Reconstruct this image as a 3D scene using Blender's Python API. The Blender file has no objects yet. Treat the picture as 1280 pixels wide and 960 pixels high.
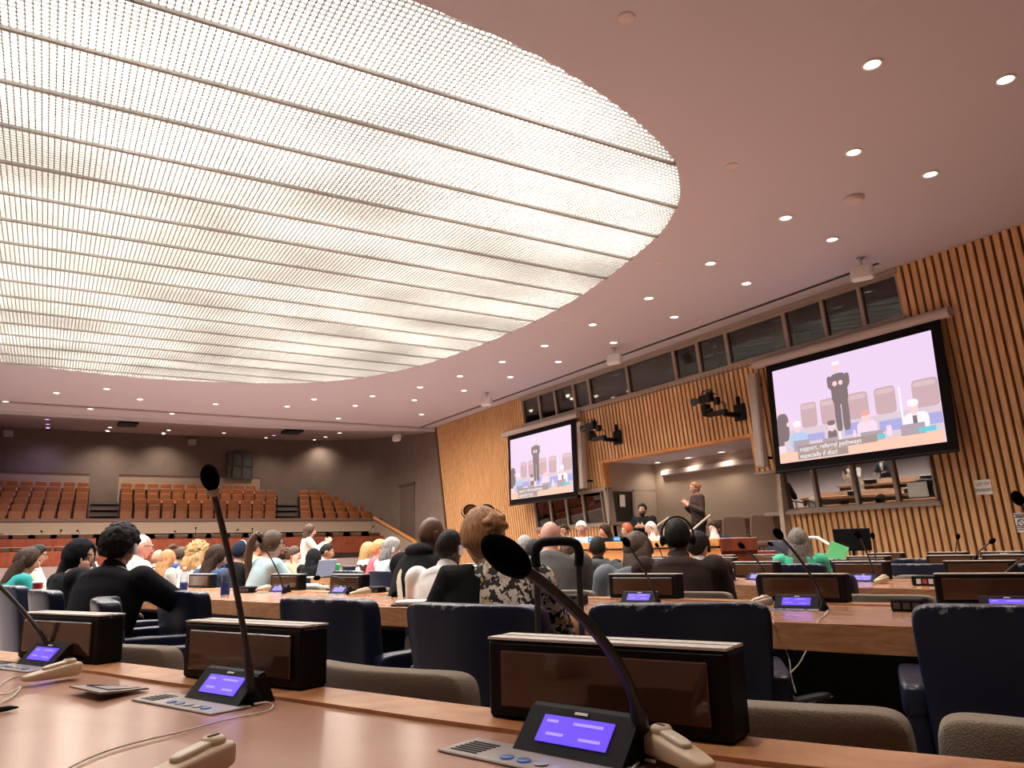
# Conference chamber: curved desks, slatted front wall, oval luminous ceiling.
LUM, SCR, DL, EXPO = 6.5, .36, 120.0, 1.5
import bpy, bmesh, math, random
from math import sin, cos, pi, radians, atan2, sqrt
from mathutils import Vector as V, Matrix, Euler, noise
rnd = random.Random(7)
S = bpy.context.scene
COL = S.collection
# ------------------------------------------------------------------ camera geometry (metres, floor z = 0, front wall towards +X)
F, CX, CY = 962.0, 640.0, 480.0
def _cd(u, v): return V(((u-CX)/F, -(v-CY)/F, -1.0))
_x = _cd(2286, 644).normalized(); _y = _cd(55, 703); _y = (_y - _x*_y.dot(_x)).normalized(); _z = _x.cross(_y)
ROT = Matrix((_x, _y, _z))
CAM = V((0, 0, 1.03))
def ray(u, v): return ROT @ _cd(u, v)
def atd(u, v, d): return CAM + ray(u, v)*d
def onZ(u, v, z): r = ray(u, v); return CAM + r*((z-CAM.z)/r.z)
def onX(u, v, x): r = ray(u, v); return CAM + r*((x-CAM.x)/r.x)
def onY(u, v, y): r = ray(u, v); return CAM + r*((y-CAM.y)/r.y)
WX, WZ, LEAN = 12.17, 1.84, 0.11
def wx(z): return WX - LEAN*(z-WZ)                 # the front wall leans into the room
def onW(u, v, off=0.0):
    r = ray(u, v); t = (WX-off-LEAN*(CAM.z-WZ)-CAM.x)/(r.x+LEAN*r.z); return CAM + r*t
def depth(p): return -(ROT.transposed() @ (V(p)-CAM)).z
H = 5.45                                            # main ceiling
# ------------------------------------------------------------------ materials
MATS = {}
def nt(name):
    m = bpy.data.materials.new(name); m.use_nodes = True
    t = m.node_tree; b = t.nodes['Principled BSDF']
    return m, t, b
def lk(t, a, b): t.links.new(a, b)
def mat(name, col, rough=.6, metal=0.0, bump=0.0, bscale=60.0, var=0.0, vscale=8.0, spec=.5, stretch=None, emit=None, estr=1.0, coat=0.0, sheen=0.0):
    if name in MATS: return MATS[name]
    m, t, b = nt(name); n = t.nodes
    b.inputs['Base Color'].default_value = (*col, 1); b.inputs['Roughness'].default_value = rough
    b.inputs['Metallic'].default_value = metal; b.inputs['Specular IOR Level'].default_value = spec
    b.inputs['Coat Weight'].default_value = coat; b.inputs['Coat Roughness'].default_value = .12
    b.inputs['Sheen Weight'].default_value = sheen
    if emit: b.inputs['Emission Color'].default_value = (*emit, 1); b.inputs['Emission Strength'].default_value = estr
    if var or bump:
        tc = n.new('ShaderNodeTexCoord'); mp = n.new('ShaderNodeMapping'); lk(t, tc.outputs['Object'], mp.inputs['Vector'])
        if stretch: mp.inputs['Scale'].default_value = stretch
        if var:
            ns = n.new('ShaderNodeTexNoise'); ns.inputs['Scale'].default_value = vscale; ns.inputs['Detail'].default_value = 5
            lk(t, mp.outputs[0], ns.inputs['Vector'])
            rp = n.new('ShaderNodeValToRGB'); rp.color_ramp.elements[0].position = .3; rp.color_ramp.elements[1].position = .7
            rp.color_ramp.elements[0].color = (*[c*(1-var) for c in col], 1); rp.color_ramp.elements[1].color = (*[min(1, c*(1+var)) for c in col], 1)
            lk(t, ns.outputs['Fac'], rp.inputs['Fac']); lk(t, rp.outputs['Color'], b.inputs['Base Color'])
        if bump:
            n2 = n.new('ShaderNodeTexNoise'); n2.inputs['Scale'].default_value = bscale; n2.inputs['Detail'].default_value = 3
            lk(t, mp.outputs[0], n2.inputs['Vector'])
            bp = n.new('ShaderNodeBump'); bp.inputs['Strength'].default_value = bump; bp.inputs['Distance'].default_value = .01
            lk(t, n2.outputs['Fac'], bp.inputs['Height']); lk(t, bp.outputs['Normal'], b.inputs['Normal'])
    MATS[name] = m; return m
def wood(name, c1, c2, rough=.35, stretch=(6, 6, 1), scale=5.0, coat=0.0, fig=0.0, spec=.5):
    if name in MATS: return MATS[name]
    m, t, b = nt(name); n = t.nodes
    tc = n.new('ShaderNodeTexCoord'); mp = n.new('ShaderNodeMapping'); mp.inputs['Scale'].default_value = stretch
    lk(t, tc.outputs['Object'], mp.inputs['Vector'])
    a = n.new('ShaderNodeTexNoise'); a.inputs['Scale'].default_value = scale; a.inputs['Detail'].default_value = 8; a.inputs['Distortion'].default_value = .6+fig
    lk(t, mp.outputs[0], a.inputs['Vector'])
    rp = n.new('ShaderNodeValToRGB'); e = rp.color_ramp.elements; e[0].position = .32; e[1].position = .68
    e[0].color = (*c1, 1); e[1].color = (*c2, 1)
    lk(t, a.outputs['Fac'], rp.inputs['Fac']); lk(t, rp.outputs['Color'], b.inputs['Base Color'])
    bp = n.new('ShaderNodeBump'); bp.inputs['Strength'].default_value = .05; bp.inputs['Distance'].default_value = .01
    lk(t, a.outputs['Fac'], bp.inputs['Height']); lk(t, bp.outputs['Normal'], b.inputs['Normal'])
    b.inputs['Roughness'].default_value = rough; b.inputs['Coat Weight'].default_value = coat; b.inputs['Specular IOR Level'].default_value = spec
    b.inputs['Coat Roughness'].default_value = .15
    MATS[name] = m; return m
def leather(name, col, scuff, zlo, zhi, amount=.52):
    """blue leather, scuffed along the top edge"""
    if name in MATS: return MATS[name]
    m, t, b = nt(name); n = t.nodes
    tc = n.new('ShaderNodeTexCoord')
    sx = n.new('ShaderNodeSeparateXYZ'); lk(t, tc.outputs['Object'], sx.inputs[0])
    mr = n.new('ShaderNodeMapRange'); mr.inputs['From Min'].default_value = zlo; mr.inputs['From Max'].default_value = zhi
    lk(t, sx.outputs['Z'], mr.inputs['Value'])
    ns = n.new('ShaderNodeTexNoise'); ns.inputs['Scale'].default_value = 24; ns.inputs['Detail'].default_value = 9; ns.inputs['Roughness'].default_value = .68
    oi = n.new('ShaderNodeObjectInfo'); va = n.new('ShaderNodeVectorMath'); va.operation = 'ADD'
    sc = n.new('ShaderNodeMath'); sc.operation = 'MULTIPLY'; sc.inputs[1].default_value = 30; lk(t, oi.outputs['Random'], sc.inputs[0])
    lk(t, tc.outputs['Object'], va.inputs[0]); lk(t, sc.outputs[0], va.inputs[1]); lk(t, va.outputs[0], ns.inputs['Vector'])
    mu = n.new('ShaderNodeMath'); mu.operation = 'MULTIPLY'; lk(t, ns.outputs['Fac'], mu.inputs[0]); lk(t, mr.outputs[0], mu.inputs[1])
    gt = n.new('ShaderNodeMath'); gt.operation = 'GREATER_THAN'; gt.inputs[1].default_value = amount; lk(t, mu.outputs[0], gt.inputs[0])
    mx = n.new('ShaderNodeMix'); mx.data_type = 'RGBA'; lk(t, gt.outputs[0], mx.inputs['Factor'])
    mx.inputs['A'].default_value = (*col, 1); mx.inputs['B'].default_value = (*scuff, 1)
    lk(t, mx.outputs['Result'], b.inputs['Base Color'])
    n2 = n.new('ShaderNodeTexNoise'); n2.inputs['Scale'].default_value = 26; n2.inputs['Detail'].default_value = 4; lk(t, tc.outputs['Object'], n2.inputs['Vector'])
    bp = n.new('ShaderNodeBump'); bp.inputs['Strength'].default_value = .12; bp.inputs['Distance'].default_value = .01
    lk(t, n2.outputs['Fac'], bp.inputs['Height']); lk(t, bp.outputs['Normal'], b.inputs['Normal'])
    b.inputs['Roughness'].default_value = .36; b.inputs['Specular IOR Level'].default_value = .45
    MATS[name] = m; return m
def glass(name, tint=(.5, .55, .5), gloss=.12, rough=.02):
    if name in MATS: return MATS[name]
    m, t, b = nt(name); n = t.nodes; out = n['Material Output']; n.remove(b)
    tr = n.new('ShaderNodeBsdfTransparent'); tr.inputs[0].default_value = (*tint, 1)
    gl = n.new('ShaderNodeBsdfGlossy'); gl.inputs['Roughness'].default_value = rough; gl.inputs[0].default_value = (.9, .9, .9, 1)
    fr = n.new('ShaderNodeLayerWeight'); fr.inputs['Blend'].default_value = .25
    ad = n.new('ShaderNodeMath'); ad.operation = 'ADD'; ad.inputs[1].default_value = gloss; ad.use_clamp = True
    ml = n.new('ShaderNodeMath'); ml.operation = 'MULTIPLY'; ml.inputs[1].default_value = .6; lk(t, fr.outputs['Fresnel'], ml.inputs[0]); lk(t, ml.outputs[0], ad.inputs[0])
    mx = n.new('ShaderNodeMixShader'); lk(t, ad.outputs[0], mx.inputs[0]); lk(t, tr.outputs[0], mx.inputs[1]); lk(t, gl.outputs[0], mx.inputs[2])
    lk(t, mx.outputs[0], out.inputs['Surface']); MATS[name] = m; return m
def emis(name, col, s=1.0):
    if name in MATS: return MATS[name]
    m, t, b = nt(name); n = t.nodes
    b.inputs['Base Color'].default_value = (0.01, 0.01, 0.01, 1); b.inputs['Roughness'].default_value = .4
    b.inputs['Emission Color'].default_value = (*col, 1); b.inputs['Emission Strength'].default_value = s
    MATS[name] = m; return m
# ------------------------------------------------------------------ mesh builder
def sp(a, e): return math.copysign(abs(a)**e, a)
class MB:
    def __init__(s): s.v = []; s.f = []
    def add(s, vs, fs, M=None):
        k = len(s.v)
        s.v += [(M @ V(p)) if M is not None else V(p) for p in vs]
        s.f += [tuple(i+k for i in q) for q in fs]; return s
    def join(s, o, M=None): return s.add(o.v, o.f, M)
    def box(s, c, d, R=None):
        x, y, z = d[0]/2, d[1]/2, d[2]/2
        M = Matrix.Translation(V(c)) @ (R.to_4x4() if R is not None else Matrix.Identity(4))
        return s.add([(-x,-y,-z),(x,-y,-z),(x,y,-z),(-x,y,-z),(-x,-y,z),(x,-y,z),(x,y,z),(-x,y,z)],
            [(3,2,1,0),(4,5,6,7),(0,1,5,4),(1,2,6,5),(2,3,7,6),(3,0,4,7)], M)
    def bbox(s, c, d, b=.006, R=None, seg=1):
        bm = bmesh.new(); bmesh.ops.create_cube(bm, size=1)
        for q in bm.verts: q.co = V((q.co.x*d[0], q.co.y*d[1], q.co.z*d[2]))
        bmesh.ops.bevel(bm, geom=bm.edges[:], offset=min(b, min(d)*.49), segments=seg, affect='EDGES', profile=.5)
        bm.verts.index_update()
        M = Matrix.Translation(V(c)) @ (R.to_4x4() if R is not None else Matrix.Identity(4))
        s.add([q.co.copy() for q in bm.verts], [tuple(q.index for q in f.verts) for f in bm.faces], M); bm.free(); return s
    def ell(s, c, r, R=None, nu=16, nv=10, e=1.0, e2=None, fn=None):
        e2 = e if e2 is None else e2
        vs = []; fs = []
        for j in range(nv+1):
            b = -pi/2 + pi*j/nv
            for i in range(nu):
                a = 2*pi*i/nu
                p = V((r[0]*sp(cos(b), e2)*sp(cos(a), e), r[1]*sp(cos(b), e2)*sp(sin(a), e), r[2]*sp(sin(b), e2)))
                if fn: p = fn(p)
                vs.append(p)
        for j in range(nv):
            for i in range(nu):
                fs.append((j*nu+i, j*nu+(i+1) % nu, (j+1)*nu+(i+1) % nu, (j+1)*nu+i))
        M = Matrix.Translation(V(c)) @ (R.to_4x4() if R is not None else Matrix.Identity(4))
        return s.add(vs, fs, M)
    def sbox(s, c, d, e=.28, R=None, nu=32, nv=16, fn=None):
        return s.ell(c, (d[0]/2, d[1]/2, d[2]/2), R, nu, nv, e, e, fn)
    def tube(s, pts, r, n=8, up=None, cap=True):
        pts = [V(p) for p in pts]; m = len(pts)
        if not isinstance(r, list): r = [r]*m
        vs = []; fs = []; prev = None
        for i, p in enumerate(pts):
            t = (pts[min(i+1, m-1)] - pts[max(i-1, 0)]).normalized()
            if t.length < 1e-6: t = V((0, 0, 1))
            if up is not None: a = V(up)
            elif prev is None: a = V((0, 0, 1)) if abs(t.z) < .9 else V((1, 0, 0))
            else: a = prev
            x = (a - t*a.dot(t))
            if x.length < 1e-5: x = V((1, 0, 0)) - t*t.x
            x.normalize(); y = t.cross(x); prev = x
            rr = r[i] if isinstance(r[i], (list, tuple)) else (r[i], r[i])
            for k in range(n):
                q = 2*pi*k/n; vs.append(p + x*cos(q)*rr[0] + y*sin(q)*rr[1])
        for i in range(m-1):
            for k in range(n):
                fs.append((i*n+k, i*n+(k+1) % n, (i+1)*n+(k+1) % n, (i+1)*n+k))
        if cap: fs += [tuple(range(n))[::-1], tuple((m-1)*n+k for k in range(n))]
        return s.add(vs, fs)
    def lathe(s, prof, n=20, c=(0, 0, 0), R=None, cap=True):
        vs = []; fs = []; m = len(prof)
        for r, z in prof:
            for k in range(n): a = 2*pi*k/n; vs.append((r*cos(a), r*sin(a), z))
        for i in range(m-1):
            for k in range(n): fs.append((i*n+k, i*n+(k+1) % n, (i+1)*n+(k+1) % n, (i+1)*n+k))
        if cap: fs += [tuple(range(n))[::-1], tuple((m-1)*n+k for k in range(n))]
        M = Matrix.Translation(V(c)) @ (R.to_4x4() if R is not None else Matrix.Identity(4))
        return s.add(vs, fs, M)
    def prism(s, poly, h, M=None):
        """poly: 2-D outline in xy, extruded along z from 0 to h"""
        n = len(poly)
        vs = [(p[0], p[1], 0) for p in poly] + [(p[0], p[1], h) for p in poly]
        fs = [tuple(range(n))[::-1], tuple(range(n, 2*n))] + [(i, (i+1) % n, n+(i+1) % n, n+i) for i in range(n)]
        return s.add(vs, fs, M)
    def hexa(s, p):
        """eight corners: bottom 0-3, top 4-7"""
        return s.add(p, [(3,2,1,0),(4,5,6,7),(0,1,5,4),(1,2,6,5),(2,3,7,6),(3,0,4,7)])
    def ribbon(s, A, B, z0, z1):
        n = len(A); vs = []
        for z in (z0, z1):
            vs += [(p.x, p.y, z) for p in A] + [(p.x, p.y, z) for p in B]
        fs = []
        for i in range(n-1):
            a, b, c, d = i, i+1, n+i+1, n+i; k = 2*n
            fs += [(d, c, b, a), (k+a, k+b, k+c, k+d), (a, b, k+b, k+a), (c, d, k+d, k+c)]
        fs += [(0, n, 3*n, 2*n), (n-1, 3*n-1, 4*n-1, 2*n-1)]
        return s.add(vs, fs)
    def mesh(s, name):
        me = bpy.data.meshes.new(name); me.from_pydata([tuple(p) for p in s.v], [], s.f)
        bm = bmesh.new(); bm.from_mesh(me)
        bmesh.ops.remove_doubles(bm, verts=bm.verts[:], dist=1e-5)
        bmesh.ops.recalc_face_normals(bm, faces=bm.faces[:]); bm.to_mesh(me); bm.free()
        return me
    def build(s, name, m, parent=None, smooth=35, loc=None, rotz=None):
        return link(name, s.mesh(name), m, parent, smooth, loc, rotz)
def link(name, me, m, parent=None, smooth=35, loc=None, rotz=None):
    o = bpy.data.objects.new(name, me); COL.objects.link(o)
    if m is not None and len(me.materials) == 0: me.materials.append(m)
    if smooth is not None:
        me.polygons.foreach_set('use_smooth', [True]*len(me.polygons))
        if smooth < 180: me.set_sharp_from_angle(angle=radians(smooth))
    if parent is not None: o.parent = parent
    if loc is not None: o.location = loc
    if rotz is not None: o.rotation_euler = (0, 0, rotz)
    return o
def tag(o, label=None, cat=None, group=None, kind=None):
    if label: o['label'] = label
    if cat: o['category'] = cat
    if group: o['group'] = group
    if kind: o['kind'] = kind
    return o
def thing(name, label, cat, loc=(0, 0, 0), rotz=0.0, group=None):
    o = bpy.data.objects.new(name, None); COL.objects.link(o); o.empty_display_size = .1
    o.location = loc; o.rotation_euler = (0, 0, rotz); return tag(o, label, cat, group)
KIDS = {}
def kids(o): return [c for c in bpy.data.objects if c.parent == o]
def dup(root, loc, rotz, label=None, group=None, tree=None):
    """a copy of a thing with copies of its parts and sub-parts"""
    key = root.name
    if key not in KIDS: KIDS[key] = [(c, kids(c)) for c in kids(root)]
    r = root.copy(); COL.objects.link(r); r.location = loc; r.rotation_euler = (0, 0, rotz)
    if label: r['label'] = label
    if group: r['group'] = group
    for c, gs in KIDS[key]:
        cc = c.copy(); COL.objects.link(cc); cc.parent = r
        for g in gs: gg = g.copy(); COL.objects.link(gg); gg.parent = cc
    return r
def struct(name, mb, m, smooth=35): return tag(mb.build(name, m, None, smooth), kind='structure')
def text_mb(body, size, M, align='CENTER', ext=.0008):
    cu = bpy.data.curves.new('lettering', 'FONT'); cu.body = body; cu.size = size; cu.align_x = align; cu.align_y = 'CENTER'; cu.extrude = ext; cu.resolution_u = 3
    o = bpy.data.objects.new('lettering', cu); COL.objects.link(o)
    dg = bpy.context.evaluated_depsgraph_get(); me = bpy.data.meshes.new_from_object(o.evaluated_get(dg))
    mb = MB(); mb.add([q.co.copy() for q in me.vertices], [tuple(p.vertices) for p in me.polygons], M)
    bpy.data.objects.remove(o); bpy.data.curves.remove(cu); bpy.data.meshes.remove(me)
    return mb
def spline(P, n):
    """Catmull-Rom through the points, n samples per span"""
    P = [V(p) for p in P]; Q = [P[0]*2-P[1]] + P + [P[-1]*2-P[-2]]; out = []
    for i in range(1, len(Q)-2):
        for k in range(n):
            t = k/n; a, b, c, d = Q[i-1], Q[i], Q[i+1], Q[i+2]
            out.append(.5*((2*b)+(c-a)*t+(2*a-5*b+4*c-d)*t*t+(3*b-a-3*c+d)*t**3))
    out.append(P[-1]); return out
ORD = ['first','second','third','fourth','fifth','sixth','seventh','eighth','ninth','tenth','eleventh','twelfth','thirteenth','fourteenth','fifteenth','sixteenth','seventeenth','eighteenth','nineteenth','twentieth']
def remesh(mb, vox, sm=4):
    me = mb.mesh('tmp'); o = bpy.data.objects.new('tmp', me); COL.objects.link(o)
    md = o.modifiers.new('r', 'REMESH'); md.mode = 'VOXEL'; md.voxel_size = vox
    if sm: s = o.modifiers.new('s', 'SMOOTH'); s.factor = .5; s.iterations = sm
    dg = bpy.context.evaluated_depsgraph_get(); out = bpy.data.meshes.new_from_object(o.evaluated_get(dg))
    bpy.data.objects.remove(o); bpy.data.meshes.remove(me); out.materials.clear()
    r = MB(); r.v = [q.co.copy() for q in out.vertices]; r.f = [tuple(p.vertices) for p in out.polygons]
    bpy.data.meshes.remove(out); return r
def tomesh_raw(mb, name):
    me = bpy.data.meshes.new(name); me.from_pydata([tuple(p) for p in mb.v], [], mb.f); me.update(); return me
# ------------------------------------------------------------------ palette
beige = mat('beige_plaster', (.40, .31, .235), .85, bump=.05, bscale=180)
taupe = mat('taupe_wall_cloth', (.20, .155, .13), .9, bump=.1, bscale=160, var=.08, vscale=2)
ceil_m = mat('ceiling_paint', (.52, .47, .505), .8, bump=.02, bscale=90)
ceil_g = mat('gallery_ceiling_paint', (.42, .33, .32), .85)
carpet = mat('dark_carpet', (.27, .215, .21), .95, bump=.3, bscale=250, var=.15, vscale=30)
frame_m = mat('taupe_metal_frame', (.30, .235, .195), .5)
case_m = mat('taupe_screen_case', (.42, .345, .31), .5)
slat_m = wood('slat_wood', (.53, .28, .115), (.69, .41, .20), .5, (7, 7, .35), 3.0)
slat_back = wood('slat_backing', (.075, .03, .012), (.12, .05, .02), .6, (7, 7, .5), 3.0)
orange_w = wood('orange_trim_wood', (.50, .19, .05), (.62, .27, .08), .4, (2, 2, 2), 3.0)
red_w = wood('red_mahogany', (.125, .026, .013), (.20, .043, .019), .35, (3, 3, 1), 3.0, coat=.2)
black_m = mat('black_plastic', (.007, .007, .008), .5, spec=.15)
black_gl = mat('black_gloss', (.008, .008, .009), .08, spec=.6)
dark_m = mat('dark_interior', (.09, .08, .07), .9)
white_p = mat('white_plastic', (.75, .72, .70), .4)
steel = mat('brushed_steel', (.55, .54, .52), .32, metal=1.0)
paper = mat('white_paper', (.80, .78, .75), .8)
win_glass = glass('booth_glass', (.42, .42, .38), .05)
win_refl = glass('reflective_booth_glass', (.30, .32, .33), .30)
# ------------------------------------------------------------------ floor, ceiling
mb = MB(); mb.box((2, 10, -.05), (26, 36, .1)); struct('floor', mb, carpet)
OUT = [(2.10,20.68),(3.95,20.30),(5.46,19.65),(6.72,18.25),(7.55,16.1),(7.88,13.8),(7.92,11.4),(7.68,9.6),(7.30,7.97),(6.90,7.12),(6.52,6.60),(6.03,6.16),(5.65,5.93),(5.08,5.67),(4.50,5.46),(3.77,5.27),(3.19,5.17),(2.23,5.10),(.8,5.1),(-.9,5.3),(-2.9,6.15),(-4.7,8.1),(-5.6,10.8),(-5.6,14.2),(-4.7,17.1),(-3.2,19.0),(-1.24,20.15),(.34,20.55)]
o2 = [V((p[0], p[1], 0)) for p in OUT]; o2 = [o2[-1]] + o2 + [o2[0], o2[1]]
ell = []
for i in range(1, len(o2)-2):
    a, b, c, d = o2[i-1], o2[i], o2[i+1], o2[i+2]
    for k in range(4):
        t = k/4; ell.append(.5*((2*b)+(c-a)*t+(2*a-5*b+4*c-d)*t*t+(3*b-a-3*c+d)*t**3))
def fill_ring(outer, inner, z):
    bm = bmesh.new(); ed = []
    for lp in (outer, inner):
        vs = [bm.verts.new((p[0], p[1], z)) for p in lp]
        ed += [bm.edges.new((vs[i], vs[(i+1) % len(vs)])) for i in range(len(vs))]
    bmesh.ops.triangle_fill(bm, edges=ed, use_beauty=True)
    bm.verts.index_update(); mb = MB(); mb.add([q.co.copy() for q in bm.verts], [tuple(q.index for q in f.verts) for f in bm.faces]); bm.free(); return mb
YG = 26.8
outer = [(-10.5, -7), (12.6, -7), (12.6, 25.3), (11.45, 25.45), (9.0, 26.3), (5.8, YG), (-10.5, YG+.15)]
mb = fill_ring(outer, ell, H)
n = len(ell)
for i in range(n):                                  # reveal of the oval opening and a slab above so that the sheet has thickness
    a, b = ell[i], ell[(i+1) % n]
    mb.add([(a.x, a.y, H), (b.x, b.y, H), (b.x, b.y, H+.05), (a.x, a.y, H+.05)], [(0, 1, 2, 3)])
struct('ceiling', mb, ceil_m, None)
# step band at the edge of the main ceiling, gallery ceiling rising behind it
mb = MB(); P = [V((p[0], p[1], 0)) for p in [(12.6, 25.3), (11.45, 25.45), (9.0, 26.3), (5.8, YG), (-10.5, YG+.15)]]
Q = [p + V((0, .14, 0)) for p in P]; mb.ribbon(P, Q, H-.09, H+.02); struct('trim_1', mb, ceil_m)
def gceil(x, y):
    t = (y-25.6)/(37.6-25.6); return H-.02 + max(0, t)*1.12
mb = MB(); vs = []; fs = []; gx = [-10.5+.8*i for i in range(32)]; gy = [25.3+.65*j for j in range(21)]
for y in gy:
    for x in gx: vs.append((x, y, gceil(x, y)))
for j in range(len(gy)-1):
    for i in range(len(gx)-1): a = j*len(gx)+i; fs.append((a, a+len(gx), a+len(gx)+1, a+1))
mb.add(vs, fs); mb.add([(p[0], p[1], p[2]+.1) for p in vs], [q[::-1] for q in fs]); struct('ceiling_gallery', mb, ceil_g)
# ------------------------------------------------------------------ luminous egg-crate ceiling
m, t, b = nt('luminous_diffuser'); nn = t.nodes
tc = nn.new('ShaderNodeTexCoord'); mp = nn.new('ShaderNodeMapping'); mp.inputs['Scale'].default_value = (.55, .9, 1); lk(t, tc.outputs['Object'], mp.inputs[0])
ns = nn.new('ShaderNodeTexNoise'); ns.inputs['Scale'].default_value = 1.0; ns.inputs['Detail'].default_value = 2; lk(t, mp.outputs[0], ns.inputs['Vector'])
mr = nn.new('ShaderNodeMapRange'); mr.inputs['From Min'].default_value = .35; mr.inputs['From Max'].default_value = .65; mr.inputs['To Min'].default_value = LUM*.62; mr.inputs['To Max'].default_value = LUM*1.3
lk(t, ns.outputs['Fac'], mr.inputs['Value']); lk(t, mr.outputs[0], b.inputs['Emission Strength'])
b.inputs['Emission Color'].default_value = (1, .965, .91, 1); b.inputs['Base Color'].default_value = (.8, .8, .8, 1)
diff_m = m
m, t, b = nt('white_louver'); nn = t.nodes; o_ = nn['Material Output']; nn.remove(b)
d1 = nn.new('ShaderNodeBsdfDiffuse'); d1.inputs[0].default_value = (.34, .325, .30, 1); d2 = nn.new('ShaderNodeBsdfTranslucent'); d2.inputs[0].default_value = (.34, .325, .30, 1)
mx = nn.new('ShaderNodeMixShader'); mx.inputs[0].default_value = .35; lk(t, d1.outputs[0], mx.inputs[1]); lk(t, d2.outputs[0], mx.inputs[2]); lk(t, mx.outputs[0], o_.inputs[0])
louv_m = m
lum = thing('luminous_ceiling', 'huge oval luminous white egg-crate ceiling panel above the desks', 'ceiling light', (0, 0, H))
mb = MB(); mb.add([(p.x, p.y, .14) for p in ell], [tuple(range(n))]); mb.build('diffuser', diff_m, lum, None)
def xr(c, ax):
    r = []
    for i in range(n):
        a, b = ell[i], ell[(i+1) % n]; p, q = (a.x, b.x) if ax == 0 else (a.y, b.y)
        if (p-c)*(q-c) < 0:
            t = (c-p)/(q-p); r.append((a.y+(b.y-a.y)*t) if ax == 0 else (a.x+(b.x-a.x)*t))
    return (min(r), max(r)) if len(r) >= 2 else None
PIT = .0585; mb = MB()
k = -100
for i in range(-110, 150):
    x = i*PIT; r = xr(x, 0)
    if r: mb.box((x, (r[0]+r[1])/2, .012), (.010, r[1]-r[0], .024))
for i in range(80, 370):
    y = 6.14+(i-105)*PIT; r = xr(y, 1)
    if r: mb.box(((r[0]+r[1])/2, y, .012), (r[1]-r[0], .010, .024))
mb.build('louver', louv_m, lum, None)
rail_m = mat('louver_rail_metal', (.24, .215, .19), .5)
for k in range(17):
    y = 6.14+.877*k; r = xr(y, 1)
    if r: mb = MB(); mb.box(((r[0]+r[1])/2, y, -.02), (r[1]-r[0], .042, .032)); mb.build('rail', rail_m, lum)
mb = MB()
for i in range(n):
    a, b = ell[i], ell[(i+1) % n]; mb.add([(a.x, a.y, .04), (b.x, b.y, .04), (b.x, b.y, .15), (a.x, a.y, .15)], [(0, 1, 2, 3)])
mb.build('rim', mat('white_rim', (.8, .76, .7), .7), lum, None)
# ------------------------------------------------------------------ front wall: leaning slatted wood with openings
def WP(y, z, off=0.0): return V((wx(z)-off, y, z))
YA, YB = -3.0, 25.04
OPEN = [(7.12, 19.1, 4.63, 5.37), (10.70, 15.62, -1, 3.14), (10.25, 10.70, -1, 2.38), (7.18, 10.25, 1.62, 2.38), (15.62, 19.1, 1.62, 2.46)]
def runs(y, z0=0.0, z1=H-.005, pad=.0):
    segs = [(z0, z1)]
    for a, b, c, d in OPEN:
        if a-pad < y < b+pad:
            new = []
            for s0, s1 in segs:
                if d <= s0 or c >= s1: new.append((s0, s1)); continue
                if c > s0: new.append((s0, c))
                if d < s1: new.append((d, s1))
            segs = new
    return segs
mb = MB(); ys = sorted(set([YA, YB] + [q for o in OPEN for q in o[:2]]))
for i in range(len(ys)-1):
    ym = (ys[i]+ys[i+1])/2
    for a, b in runs(ym): mb.hexa([WP(ys[i], a), WP(ys[i+1], a), WP(ys[i+1], a, -.12), WP(ys[i], a, -.12), WP(ys[i], b), WP(ys[i+1], b), WP(ys[i+1], b, -.12), WP(ys[i], b, -.12)])
wf = struct('wall_front', mb, slat_back)
mb = MB(); y = YA+.05
while y < YB-.05:
    w = .083
    for a, b in runs(y, .05, H-.005, .02):
        if b-a < .06: continue
        L = .047
        mb.hexa([WP(y-w/2, a, L), WP(y+w/2, a, L), WP(y+w/2, a, .0), WP(y-w/2, a, .0), WP(y-w/2, b, L), WP(y+w/2, b, L), WP(y+w/2, b, .0), WP(y-w/2, b, .0)])
    y += .13
sl = mb.build('wall_slats', slat_m, wf, None)
# orange wood edge round the niche
mb = MB()
def bar(mb, y0, y1, z0, z1, off, th): mb.hexa([WP(y0, z0, off), WP(y1, z0, off), WP(y1, z0, off-th), WP(y0, z0, off-th), WP(y0, z1, off), WP(y1, z1, off), WP(y1, z1, off-th), WP(y0, z1, off-th)])
bar(mb, 10.62, 15.70, 3.12, 3.19, .065, .2); bar(mb, 15.60, 15.68, 2.46, 3.12, .065, .2); bar(mb, 10.64, 10.72, 2.38, 3.12, .065, .2)
struct('trim_2', mb, orange_w)
# linear slot in the ceiling along the wall
mb = MB(); mb.box((11.28, 16.2, H-.004), (.07, 18.2, .012)); struct('trim_3', mb, mat('slot_black', (.015, .012, .012), .8))
mb = MB(); mb.box((11.36, 16.2, H-.006), (.012, 18.2, .016)); mb.box((11.20, 16.2, H-.006), (.012, 18.2, .016)); struct('trim_4', mb, ceil_m)
# niche
NB = 13.7; PZ = .58
mb = MB(); mb.box((NB+.05, 12.95, 1.7), (.1, 5.6, 3.4)); struct('wall_niche_back', mb, beige)
mb = MB(); mb.box((12.9, 15.67, 2.8), (1.7, .1, .7)); mb.box((12.9, 15.67, .8), (1.7, .1, 1.65)); mb.box((13.33, 15.67, 2.03), (.85, .1, .86)); struct('wall_niche_left', mb, beige)
mb = MB(); mb.box((12.9, 10.2, 1.7), (1.7, .1, 3.4)); struct('wall_niche_right', mb, beige)
mb = MB(); mb.box((12.9, 12.95, 3.2), (1.6, 5.6, .1)); struct('ceiling_niche', mb, ceil_m)
# stage behind the podium and low plinth under it
mb = MB(); mb.box((12.15, 12.95, PZ/2), (3.3, 5.25, PZ)); mb.box((9.9, 11.9, .11), (1.9, 7.6, .22)); mb.box((10.65, 12.9, .2), (.3, 1.1, .4)); struct('floor_stage', mb, carpet)
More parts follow.
